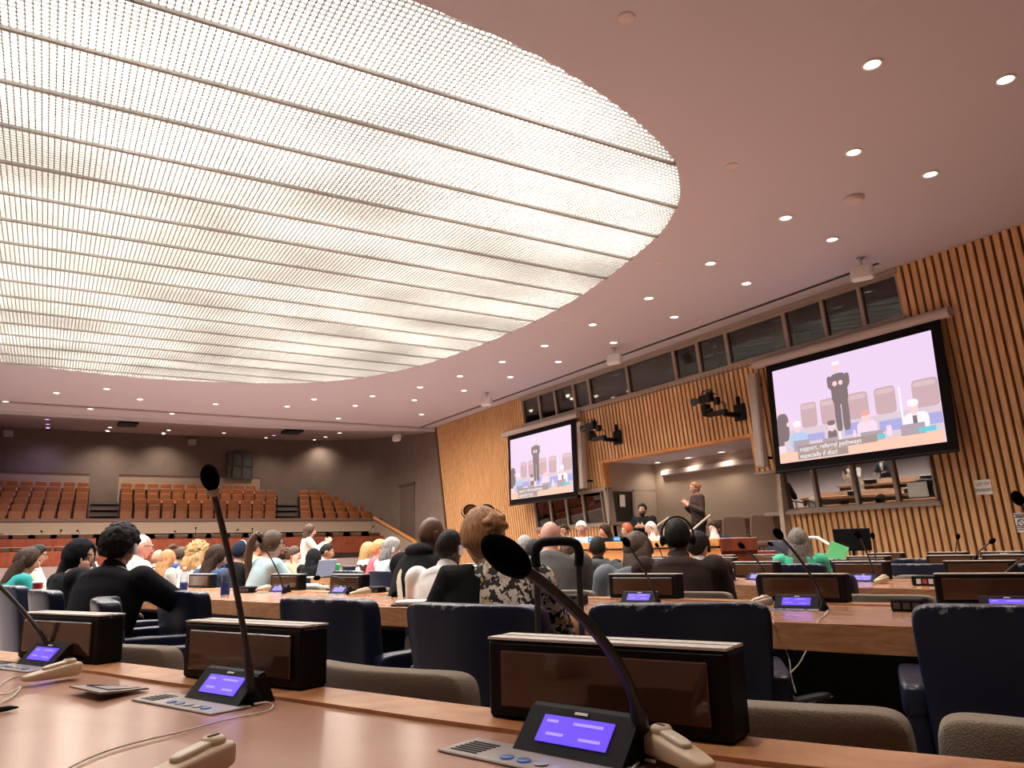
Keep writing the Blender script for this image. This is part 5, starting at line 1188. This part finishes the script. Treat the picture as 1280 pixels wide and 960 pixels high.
# --- podium
P1 = 'podium speakers'
P = person('panel member in glasses at the left end of the podium', 706, 663, depth(onX(706, 663, 9.85)), 192, 200, 'tan', ('short', 'dkbrown'), 'greyolive', floor=.22, pitch=8, la='fold', ra='fold', collar='white', lean=6, hs=1.1); glasses(P)
P = person('white-blond panel member bending over a laptop', 727, 661, depth(onX(727, 661, 9.85)), 205, 215, 'pink', ('thick', 'white'), 'paleblue', floor=.22, pitch=24, lean=10, hs=1.2); glasses(P)
P = person('dark-haired panel member in black at the podium', 756, 664, depth(onX(756, 664, 9.85)), 190, 175, 'fair', ('long', 'dkbrown'), 'black', floor=.22, fem=True, pitch=10, hs=1.1)
P = person('red-haired panel member at the podium', 784, 663, depth(onX(784, 663, 9.85)), 195, 170, 'fair', ('bob', 'red'), 'greyolive', floor=.22, fem=True, pitch=6, hs=1.1)
P = person('white-haired panel member in a cream jacket with a hand on the face', 814, 662, depth(onX(814, 662, 9.85)), 200, 205, 'pink', ('bob', 'white'), 'cream', floor=.22, fem=True, pitch=20, lean=14, la='temple', hs=1.14)
P = person('panel member with dark tied hair and papers at the right end of the podium', 893, 661, depth(onX(893, 661, 9.85)), 195, 188, 'fair', ('bun', 'dkbrown'), 'navy', floor=.22, fem=True, lean=10, hs=1.1)
P = person('standing interpreter in a dark jacket signing with raised hands', 868.5, 610.5, 15.2, 160, 175, 'fair', ('bun', 'honey'), 'brownjk', 'black', stand=1, floor=PZ, fem=True, la='sign', ra='sign', lean=0, pitch=4, vox=.011); glasses(P)
P = person('bearded person in black seated by the booth with hands before the chest', 803, 637, 15.6, 200, 215, 'tan', ('short', 'black'), 'black', floor=PZ, la='chest', ra='chest', lean=2, pitch=2, w=1.1)
HMm = P['HM']; mb = MB(); q = MB(); q.ell((0, .062, -.085), (.056, .045, .045), None, 16, 10); mb.join(q, HMm); mb.build('beard', hairm('black', *HC['black']), P['root'], 180)
# person half hidden in the gallery
P = person('person slumped in the first gallery row beside the left aisle', 158, 641, 33.6, -90, -80, 'olive', ('long', 'honey'), 'pinkred', floor=ROWTOP[0]-.9, fem=True, lean=10, pitch=20)
# ------------------------------------------------------------------ podium
hon_w = wood('podium_honey_wood', (.56, .21, .055), (.70, .31, .10), .35, (2, 2, 6), 3.0, coat=.2)
XP = 8.9
a, b = onX(660, 679.5, XP), onX(900, 675, XP); zt = (a.z+b.z)/2
t = thing('podium_bench', 'long honey-coloured wooden podium bench of the panel, left of the red-brown end desk', 'desk')
mb = MB(); mb.bbox((XP, (a.y+b.y)/2, zt-.06), (.07, a.y-b.y, .12), .01); mb.build('upper_fascia', hon_w, t)
mb = MB(); mb.bbox((XP+.05, (a.y+b.y)/2, zt/2-.075), (.05, a.y-b.y, zt-.15), .006); mb.build('front_panel', hon_w, t)
mb = MB(); mb.bbox((XP+.32, (a.y+b.y)/2, .95), (.6, a.y-b.y, .04), .008); mb.build('desktop', hon_w, t)
for y in (a.y-.03, b.y+.03): mb = MB(); mb.box((XP+.32, y, .47), (.5, .05, .9)); mb.build('end_panel', hon_w, t)
c = onX(946, 675, 9.35)
t = thing('end_desk', 'red-brown wooden end desk at the right end of the podium', 'desk')
dv = V((c.x-XP, c.y-b.y, 0)); R = Matrix.Rotation(atan2(dv.y, dv.x), 3, 'Z'); mid = V((XP, b.y, 0))+dv*.5
mb = MB(); mb.bbox((mid.x, mid.y, zt-.10), (dv.length, .06, .20), .01, R); mb.build('upper_fascia', red_w, t)
mb = MB(); mb.bbox((mid.x+.03, mid.y+.03, zt/2-.1), (dv.length, .05, zt-.2), .006, R); mb.build('front_panel', red_w, t)
mb = MB(); n2 = V((-dv.y, dv.x, 0)).normalized(); n2 = n2 if n2.x > 0 else -n2; mb.bbox((mid.x+n2.x*.3, mid.y+n2.y*.3, .95), (dv.length, .56, .04), .006, R); mb.build('desktop', red_w, t)
d2 = onX(970, 688, 9.5); mb = MB(); mb.bbox(((c.x+d2.x)/2, (c.y+d2.y)/2, d2.z/2), ((V((d2.x-c.x, d2.y-c.y, 0))).length, .06, d2.z), .008, Matrix.Rotation(atan2(d2.y-c.y, d2.x-c.x), 3, 'Z')); mb.build('side_wing', red_w, t)
for i, u in enumerate((717, 729, 752, 775, 800, 822, 886)):
    p = onX(u, 676, XP+.30); monitor(V((p.x, p.y, 0)), V((-1, 0, 0)), '%s dark monitor from the left on the podium bench' % ORD[i], .97, 'monitors on the podium bench', 1.25)
np_m = emis('nameplate_blue', (.05, .36, .85), .42); npt = emis('nameplate_text', (.55, .8, 1), .4)
for i, u in enumerate((737, 769)):
    p = onX(u, 675, XP-.005); t = thing('name_display', '%s lit blue name display on the podium bench' % ('left' if i == 0 else 'right'), 'name display', (p.x+.06, p.y, zt), 0, 'name displays on the podium')
    mb = MB(); mb.bbox((0, 0, .05), (.04, .22, .09), .006); mb.build('housing', black_m, t)
    mb = MB(); mb.box((-.0215, 0, .052), (.002, .19, .066)); s = mb.build('screen', np_m, t)
    mb = MB()
    for k in range(5): mb.box((-.023, .06-.03*k, .052), (.001, .02, .022))
    mb.build('text_bars', npt, s)
for u, lb in ((815, 'white folded card on the podium before the white-haired panel member'), (892, 'white paper pyramid card at the right end of the podium')):
    p = onX(u, 676, XP+.1); mb = MB(); mb.prism([(-.09, 0), (.09, 0), (0, .17)], .004, Matrix.Translation((p.x, p.y, zt)) @ Matrix(((0, 0, 1, 0), (1, 0, 0, 0), (0, 1, 0, 0), (0, 0, 0, 1)))); mb.prism([(-.09, 0), (.09, 0), (0, .17)], .004, Matrix.Translation((p.x+.05, p.y, zt)) @ Matrix(((0, 0, -.3, 0), (1, 0, 0, 0), (0, 1, 0, 0), (0, 0, 0, 1)))); tag(mb.build('card', paper), lb, 'card')
p = onX(762, 672, XP+.2); mb = MB(); mb.lathe([(.032, 0), (.036, .13), (.034, .13), (.030, .006), (.001, .006)], 18, (p.x, p.y, .97)); tag(mb.build('drinking_glass', glass('clear_glass', (.9, .92, .92), .08)), 'clear drinking glass on the podium between the two blue name displays', 'glass')
# chairs on the stage
nch = mat('brown_upholstery', (.17, .095, .06), .7, bump=.2, bscale=120)
def stage_proto():
    t = thing('stage_chair', 'x', 'chair')
    def fn(p): q = V(p); q.y -= .16*q.z; q.y += .35*q.x*q.x; q.x *= 1-.12*(q.z > 0)*q.z/.35; return q
    mb = MB(); mb.sbox((0, -.20, .70), (.50, .09, .62), .25, nu=28, nv=18, fn=fn); mb.build('backrest', nch, t, 180)
    mb = MB(); mb.sbox((0, .04, .44), (.50, .48, .12), .3, nu=24, nv=12); mb.build('seat', nch, t, 180)
    for s in (-1, 1): mb = MB(); mb.tube([(s*.28, -.22, .40), (s*.29, -.2, .62), (s*.29, .16, .64), (s*.28, .2, .40)], .018, 8); mb.build('armrest', leg_m, t)
    for sx in (-1, 1):
        for sy in (-1, 1): mb = MB(); mb.tube([(sx*.2, sy*.2, .40), (sx*.22, sy*.22, 0)], .015, 8); mb.build('leg', leg_m, t)
    return t
STG = stage_proto()
for i, (u, x, lb) in enumerate([(860, 13.1, 'brown stage chair left of the standing interpreter\'s legs'), (902, 13.2, 'brown stage chair in the back row, first right of the interpreter'), (919, 12.2, 'brown stage chair in the front row, first right of the interpreter'), (937, 13.2, 'brown stage chair in the back row, second right of the interpreter'), (955, 12.2, 'brown stage chair in the front row beside the booth'), (972, 13.2, 'brown stage chair in the back row beside the booth'), (836, 13.1, 'brown stage chair right of the bearded person in black')]):
    p = onX(u, 650, x); chair(STG, p, 180, lb, 'brown chairs on the stage', PZ)
p = onX(802, 650, 10.95); chair(STG, V((p.x+.05, p.y, 0)), 205, 'brown stage chair of the bearded person in black', 'brown chairs on the stage', PZ)
for i, u in enumerate((706, 729, 758, 786, 815, 894)):
    p = onX(u, 664, 10.1); chair(BLU, p, 182, '%s blue armchair from the left behind the podium bench' % ORD[i], 'blue armchairs behind the podium', .22)
p = onX(958, 656, 10.3); chair(BLU, p, 160, 'blue leather armchair standing empty at the right end of the podium', 'blue armchairs behind the podium', .22)
rail_s = mat('pale_rail_metal', (.62, .55, .46), .35, metal=.5)
def hrail(name, lb, pts, posts):
    t = thing(name, lb, 'handrail')
    mb = MB(); mb.tube(pts, .022, 8); mb.build('rail', rail_s, t)
    for p, z in posts: mb = MB(); mb.tube([p, (p.x, p.y, z)], .018, 8); mb.build('post', rail_s, t)
A_, B_ = atd(822, 657, 14.8), atd(836, 647, 15.1); hrail('stair_rail', 'pale stair handrail left of the man in the dark suit, before the stage', [A_, B_], [(A_.lerp(B_, .5), .22), (B_, PZ)])
A_, B_ = atd(862.5, 665, 14.2), atd(887.5, 644, 14.6); hrail('stair_rail', 'pale stair handrail beside the standing interpreter', [A_, B_], [(A_, .22), (B_, PZ)])
pp = [atd(1011, 672, 10.8), atd(1022, 672, 10.7), atd(1037, 681, 10.5)]; hrail('ramp_rail', 'pale handrail behind the green top, by the slatted wall', pp, [(pp[0], 0), (pp[2], 0)])
# black display and side table near the slatted wall
P0 = atd(1067, 690, 11.2); yw = radians(-55)
t = thing('side_table', 'dark side table by the slatted wall under the black display', 'table', (P0.x, P0.y, 0), yw-pi/2)
mb = MB(); mb.bbox((0, 0, .73), (1.3, .6, .04), .006); mb.build('tabletop', mod_m, t)
for sx in (-1, 1):
    for sy in (-1, 1): mb = MB(); mb.box((sx*.6, sy*.25, .355), (.05, .05, .71)); mb.build('leg', mod_m, t)
t = thing('flat_display', 'black flat display standing near the slatted wall, right of the green folder', 'display', (P0.x, P0.y, .75), atan2(-P0.y, -P0.x)+pi/2)
zc = atd(1067, 674.5, 11.2).z-.75
mb = MB(); mb.bbox((0, 0, zc), (.50, .04, .32), .006); mb.build('panel', black_m, t); mb = MB(); mb.box((0, .022, zc), (.47, .003, .29)); mb.box((0, -.022, zc), (.47, .003, .29)); mb.build('screen', black_gl, t)
mb = MB(); mb.tube([(0, .0, zc), (0, 0, .02)], .02, 8); mb.bbox((0, 0, .01), (.24, .18, .02), .006); mb.build('stand', black_m, t)
P0, nr = on_row('E', 1045, .62, .75); t = thing('folder', 'bright green folder propped up left of the black display', 'folder', (P0.x, P0.y, .75), radians(-60))
mb = MB(); mb.bbox((0, 0, .12), (.21, .012, .28), .003, Euler((radians(-14), radians(24), 0)).to_matrix()); mb.build('cover', mat('folder_green', (.08, .42, .16), .5), t)
mb = MB(); mb.bbox((-.12, .0, .10), (.012, .02, .27), .003, Euler((radians(-14), radians(24), 0)).to_matrix()); mb.build('red_spine', mat('spine_red', (.25, .03, .05), .5), t)
mb = MB(); mb.box((.03, -.006, .06), (.08, .004, .08), Euler((radians(-14), radians(24), 0)).to_matrix()); mb.box((.03, .008, .06), (.08, .004, .08), Euler((radians(-14), radians(24), 0)).to_matrix()); mb.build('white_label', paper, t)
# ------------------------------------------------------------------ things on the nearest desk
bei = mat('beige_handset_plastic', (.66, .52, .37), .42, spec=.4); cream_p = mat('cream_plastic', (.70, .60, .48), .4); wire = mat('white_wire', (.72, .66, .60), .5)
def handset(P, az, lb, s=1.0):
    t = thing('handset', lb, 'handset', P, radians(az), 'beige earpiece handsets')
    def fn(p):
        q = V(p); k = (q.x+.085)/.17; q.z *= .55+.75*k; q.y *= .72+.38*k; q.z += .012*k; return q
    mb = MB(); mb.sbox((0, 0, .021), (.17, .058, .036), .4, nu=36, nv=18, fn=fn); mb.build('shell', bei, t, 180)
    mb = MB(); mb.sbox((.012, 0, .048), (.085, .028, .014), .55, Euler((0, radians(-8), 0)).to_matrix(), nu=24, nv=12); mb.build('clip', cream_p, t, 180)
    mb = MB(); mb.lathe([(.021, 0), (.020, .012), (.016, .017), (.001, .017)], 22, (.052, 0, .045)); mb.build('ear_pad', bei, t, 180)
    mb = MB(); mb.box((.052, 0, .0635), (.022, .005, .002)); mb.build('slot', mat('slot_grey', (.12, .10, .09), .6), t)
    t.scale = (s, s, s); return t
handset(onZ(64, 853, .751), 30, 'beige handset lying on the nearest desk beside the leftmost console', .78)
handset(onZ(232, 982, .751), 34, 'beige handset cut by the bottom edge, left on the nearest desk', .8)
handset(onZ(850, 962, .751), 82, 'beige handset at the base of the nearest microphone', .74)
def cable(pts, r, name, lb, m=None, grp='thin cables'):
    mb = MB(); mb.tube(spline(pts, 6), r, 6); return tag(mb.build(name, m or wire, None, 180), lb, 'cable', grp)
dk = lambda u, v, z=.7535: onZ(u, v, z)
cable([dk(318, 880, .765), dk(334, 878, .762), dk(341, 882), dk(333, 889), dk(300, 896), dk(262, 905), dk(225, 915), dk(170, 928), dk(130, 940), dk(95, 955), dk(60, 975)], .0017, 'cable', 'thin pale cable curling across the nearest desk from the upright microphone')
cable([dk(38, 845, .760), dk(20, 846), dk(6, 852), dk(-4, 862), dk(8, 868), dk(26, 858), dk(14, 872), dk(-15, 885)], .0016, 'cable', 'looped pale cable of the handset at the left edge')
cable([dk(818, 952, .762), dk(806, 950), dk(796, 955), dk(786, 968)], .0022, 'cable', 'short pale cable at the base of the nearest microphone')
c1, c2, c3, c4 = [onZ(u, v, .753) for u, v in ((86, 867), (135, 858), (186, 862), (125, 876))]
ctr = (c1+c2+c3+c4)/4; t = thing('desk_plate', 'loose grey metal plate tilted on the nearest desk between the two left monitors', 'plate', ctr)
M4 = [p-ctr for p in (c1, c4, c3, c2)]
mb = MB(); mb.hexa([p+V((0, 0, .000 if i in (2, 3) else .012)) for i, p in enumerate(M4)]+[p+V((0, 0, .004 if i in (2, 3) else .016)) for i, p in enumerate(M4)]); mb.build('plate', plate_m, t, 20)
mb = MB(); I4 = [p*.68+(M4[2]*.12) for p in M4]; zz = lambda i: .0165 if i in (0, 1) else .006
mb.tube([I4[i % 4]+V((0, 0, zz(i % 4)-.001)) for i in range(5)], .0012, 5); mb.build('groove', black_m, t)
P0 = onZ(-6, 886, .757); mb = MB(); mb.tube([onZ(-50, 893, .757), onZ(-6, 888, .757), onZ(12, 885, .757), onZ(23, 884, .756)], [.006, .006, .005, .0015], 10); tag(mb.build('pen', black_m), 'dark pen tip at the left edge of the nearest desk', 'pen')
# ------------------------------------------------------------------ things on the second desk
clear_b = glass('bottle_plastic', (.86, .88, .90), .10, .08); lab_b = mat('blue_label', (.012, .03, .22), .45); cap_b = mat('blue_cap', (.03, .10, .40), .4)
def bottle(P, lb, h=.21, capm=None):
    t = thing('water_bottle', lb, 'bottle', P, 0, 'plastic water bottles'); r = .032
    mb = MB(); mb.lathe([(.001, .002), (r*.9, .0), (r, .012), (r, h*.62), (r*.93, h*.70), (r*.5, h*.84), (r*.42, h*.87), (r*.42, h*.90)], 24); mb.build('body', clear_b, t)
    mb = MB(); mb.lathe([(r+.0008, h*.06), (r+.0012, h*.07), (r+.0012, h*.36), (r+.0008, h*.37)], 24, cap=False); mb.build('label', lab_b, t)
    mb = MB(); mb.lathe([(r*.48, h*.89), (r*.48, h*.985), (r*.40, h), (.001, h)], 18); mb.build('cap', capm or cap_b, t)
    mb = MB(); mb.lathe([(.001, .004), (r*.88, .004), (r*.95, .014), (r*.95, h*.42), (.001, h*.42)], 20); mb.build('water', glass('water', (.88, .90, .93), .05), t)
    return t
bottle(onZ(281, 746, .75), 'water bottle with blue label and cap standing on the second desk by the tall microphone', .24)
bottle(onZ(229, 740, .75), 'clear water bottle by the sleeve of the black suit', .21, white_p)
P0, nr = on_row('C', 906, .25, .8); bottle(V((P0.x, P0.y, .75)), 'water bottle with white cap on the third desk right of the dark suit', .19, white_p)
for u, v, az, lb in [(328, 740, 20, 'beige handset on the second desk below the light blue blazer'), (450, 745, 10, 'beige handset on the second desk beside the small black box'), (948, 761, 0, 'beige handset on the second desk behind the wide blue armchair'), (1102, 729.5, 10, 'beige handset on the third desk right of the brown reflecting monitor')]: handset(onZ(u, v, .751), az, lb, .9)
def blackbox(P, az, lb, w=.12, h=.05, white=False):
    t = thing('voting_box', lb, 'box', P, radians(az), 'small black voting boxes')
    mb = MB(); mb.bbox((0, 0, h/2), (w, .09, h), .006); mb.build('housing', black_m, t)
    for k in range(3): mb = MB(); mb.box((-.036+.036*k, -.046, h*.45), (.026, .003, h*.5)); mb.build('button', (mat('box_white', (.7, .68, .66), .4) if k != 1 else mat('box_red', (.45, .05, .06), .4)) if white else mat('box_grey', (.07, .06, .06), .3), t)
    return t
blackbox(onZ(470, 742, .75), -60, 'small black box on the second desk between the beige handset and the bent microphone')
blackbox(onZ(310, 741, .75), -60, 'small black box on the second desk left of the beige handset')
blackbox(onZ(1138, 764, .75), -72, 'small black voting box on the second desk at right')
blackbox(onZ(718, 756, .75), -60, 'small black box on the second desk behind the luggage handle')
P0, nr = on_row('C', 1160, .35, .75); blackbox(V((P0.x, P0.y, .75)), -80, 'black voting box with white and red buttons on the third desk', .16, .06, True)
P0 = onZ(520, 757, .75); t = thing('notebook', 'white open notebook lying on the second desk left of the hair bun', 'notebook', P0, radians(-52))
mb = MB(); mb.bbox((0, 0, .006), (.22, .16, .012), .002); mb.build('cover', mat('notebook_dark', (.04, .03, .03), .6), t)
mb = MB(); mb.sbox((0, 0, .020), (.21, .155, .022), .5, nu=24, nv=10); mb.build('pages', paper, t, 180)
cable([onZ(1035, 763, .765), onZ(1030, 770, .752), P0*0+onZ(1022, 777, .752), atd(1014, 800, 2.75), atd(1000, 828, 2.7), atd(985, 846, 2.68), atd(986, 862, 2.66), atd(993, 872, 2.64)], .0028, 'cable', 'white cable hanging from the second desk to the black pouch')
cable([onZ(958, 763, .76), onZ(966, 777, .752), atd(975, 796, 2.85), atd(986, 822, 2.78), atd(989, 845, 2.72), atd(995, 866, 2.66)], .0025, 'cable', 'second white cable hanging from the beige handset behind the wide blue armchair')
P0 = atd(1008, 876, 2.62); t = thing('pouch', 'flat dark pouch hanging below the second desk on white cables', 'pouch', P0, radians(-42))
mb = MB(); mb.sbox((0, 0, 0), (.17, .05, .035), .6, Euler((0, radians(-12), 0)).to_matrix(), nu=28, nv=14); mb.build('case', mat('pouch_grey', (.035, .033, .036), .6), t, 180)
mb = MB(); mb.tube([(-.08, -.018, -.018), (0, -.027, -.004), (.085, -.014, .018)], .002, 6); mb.build('zip', steel, t)
def outlet(u, v, off, lb):
    best = None
    for zz_ in [x*.01 for x in range(30, 66)]:
        p = onZ(u, v, zz_) if False else None
    P0, nr = on_row('B', u, off, .6); d = depth(V((P0.x, P0.y, .6))); p = atd(u, v, d); t = thing('desk_socket', lb, 'socket', (P0.x, P0.y, p.z), yaw(nr), 'sockets under the second desk')
    mb = MB(); mb.bbox((0, 0, 0), (.055, .012, .075), .004); mb.build('plate', mat('socket_grey', (.05, .05, .055), .4), t)
    mb = MB(); mb.lathe([(.016, 0), (.016, .006), (.010, .006), (.010, .002)], 16, (0, -.006, 0), Matrix.Rotation(pi/2, 3, 'X')); mb.build('ring', mat('socket_ring', (.12, .14, .2), .3), t)
outlet(1002, 815, .095, 'small socket under the second desk behind the white cables'); outlet(512, 786, .095, 'small socket under the second desk left of the hair bun\'s armchair')
# third desk and beyond
P0 = atd(421, 718, 9.9); P0.z = .75; t = thing('tumbler', 'green plastic tumbler on the third desk right of the laptop', 'cup', P0)
mb = MB(); mb.lathe([(.034, 0), (.040, .02), (.043, .13), (.040, .14), (.001, .14)], 20); mb.build('cup', mat('tumbler_green', (.01, .30, .10), .3), t); mb = MB(); mb.lathe([(.044, .138), (.044, .155), (.030, .165), (.001, .165)], 20); mb.build('lid', mat('lid_green', (.02, .38, .15), .35), t)
P0 = atd(398, 715, 9.7); P0.z = .75; t = thing('laptop', 'open grey laptop on the third desk left of the green tumbler', 'laptop', P0, radians(-62))
mb = MB(); mb.bbox((0, 0, .01), (.32, .22, .016), .004); mb.build('base', steel, t)
R = Matrix.Rotation(radians(-14), 3, 'X'); mb = MB(); mb.bbox((0, .14, .115), (.32, .008, .215), .003, R); ld = mb.build('lid', steel, t)
mb = MB(); mb.box((0, .134, .116), (.30, .002, .19), R); mb.build('display', emis('laptop_display', (.42, .40, .55), .22), ld)
P0 = atd(48, 723, 6.6); P0.z = .75; t = thing('drink_cup', 'red paper cup on the second desk at far left', 'cup', P0)
mb = MB(); mb.lathe([(.030, 0), (.042, .11), (.001, .11)], 18); mb.build('cup', mat('cup_red', (.5, .03, .04), .5), t); mb = MB(); mb.lathe([(.044, .108), (.044, .12), (.036, .126), (.001, .126)], 18); mb.build('lid', white_p, t)
# jacket over a chair back at the third desk
P0, nr = on_row('C', 752, -.50, .86); yw = yaw(nr); Mj = Matrix.Translation((P0.x, P0.y, 0)) @ Matrix.Rotation(yw, 4, 'Z')
mb = MB(); mb.tube([Mj @ V((x, -.05+.02*sin(9*x), .86+.018*sin(14*x)-.25*x*x)) for x in [-.34+.034*i for i in range(21)]], [(.075+.016*sin(3*i), .05) for i in range(21)], 14, up=(0, 0, 1))
mb.tube([Mj @ V((-.20, -.02, .87)), Mj @ V((.0, -.05, .905)), Mj @ V((.22, -.02, .87))], [(.05, .06)]*3, 12, up=(0, 0, 1))
tag(remesh(mb, .013, 4).build('draped_jacket', cloth('jacket_grey', (.085, .088, .085)), None, 180), 'grey jacket laid over the back of a blue armchair at the third desk', 'jacket')
# trolley suitcase with its pulled-out handle
P0 = atd(692, 690, 2.34); a = radians(90-52-38); ya = atan2(ray(692, 690).y, ray(692, 690).x)-pi/2
t = thing('suitcase', 'dark cabin suitcase with its black telescopic handle pulled up before the woman with the hair bun', 'suitcase', (P0.x, P0.y, 0), ya+radians(6))
t['label'] = 'dark cabin suitcase behind the closest monitor, its black telescopic handle pulled up'
zt = atd(692, 682, 2.34).z; hw = .062
mb = MB(); mb.sbox((0, .02, .34), (.36, .22, .54), .2); mb.build('shell', mat('suitcase_shell', (.03, .03, .034), .5), t, 180)
for s in (-1, 1): mb = MB(); mb.tube([(s*hw, -.10, .50), (s*hw, -.10, zt-.03)], (.009, .007), 10); mb.build('tube', mat('dark_steel', (.10, .10, .11), .3, metal=.9), t)
for s in (-1, 1):
    for y in (-.06, .1): mb = MB(); mb.lathe([(.035, -.012), (.035, .012)], 18, (s*.14, y, .036), Matrix.Rotation(pi/2, 3, 'Y')); mb.build('wheel', black_m, t)
mb = MB(); mb.tube(spline([(-hw, -.10, zt-.06), (-hw-.002, -.10, zt-.02), (-hw+.012, -.10, zt+.006), (0, -.10, zt+.012), (hw-.012, -.10, zt+.006), (hw+.002, -.10, zt-.02), (hw, -.10, zt-.06)], 5), [.0135]*31, 12); mb.build('grip', black_m, t, 180)
# ------------------------------------------------------------------ camera and colour management
cam = bpy.data.cameras.new('camera'); co = bpy.data.objects.new('camera', cam); COL.objects.link(co)
cam.sensor_width = 36; cam.lens = F/1280*36; cam.sensor_fit = 'HORIZONTAL'; cam.clip_start = .02
co.matrix_world = Matrix.Translation(CAM) @ ROT.to_4x4(); S.camera = co
w = bpy.data.worlds.new('world'); S.world = w; w.use_nodes = True; w.node_tree.nodes['Background'].inputs[0].default_value = (.02, .018, .017, 1); w.node_tree.nodes['Background'].inputs[1].default_value = 1
S.view_settings.view_transform = 'Standard'; S.view_settings.look = 'None'; S.view_settings.gamma = 1; S.view_settings.exposure = EXPO; S.view_settings.use_curve_mapping = False
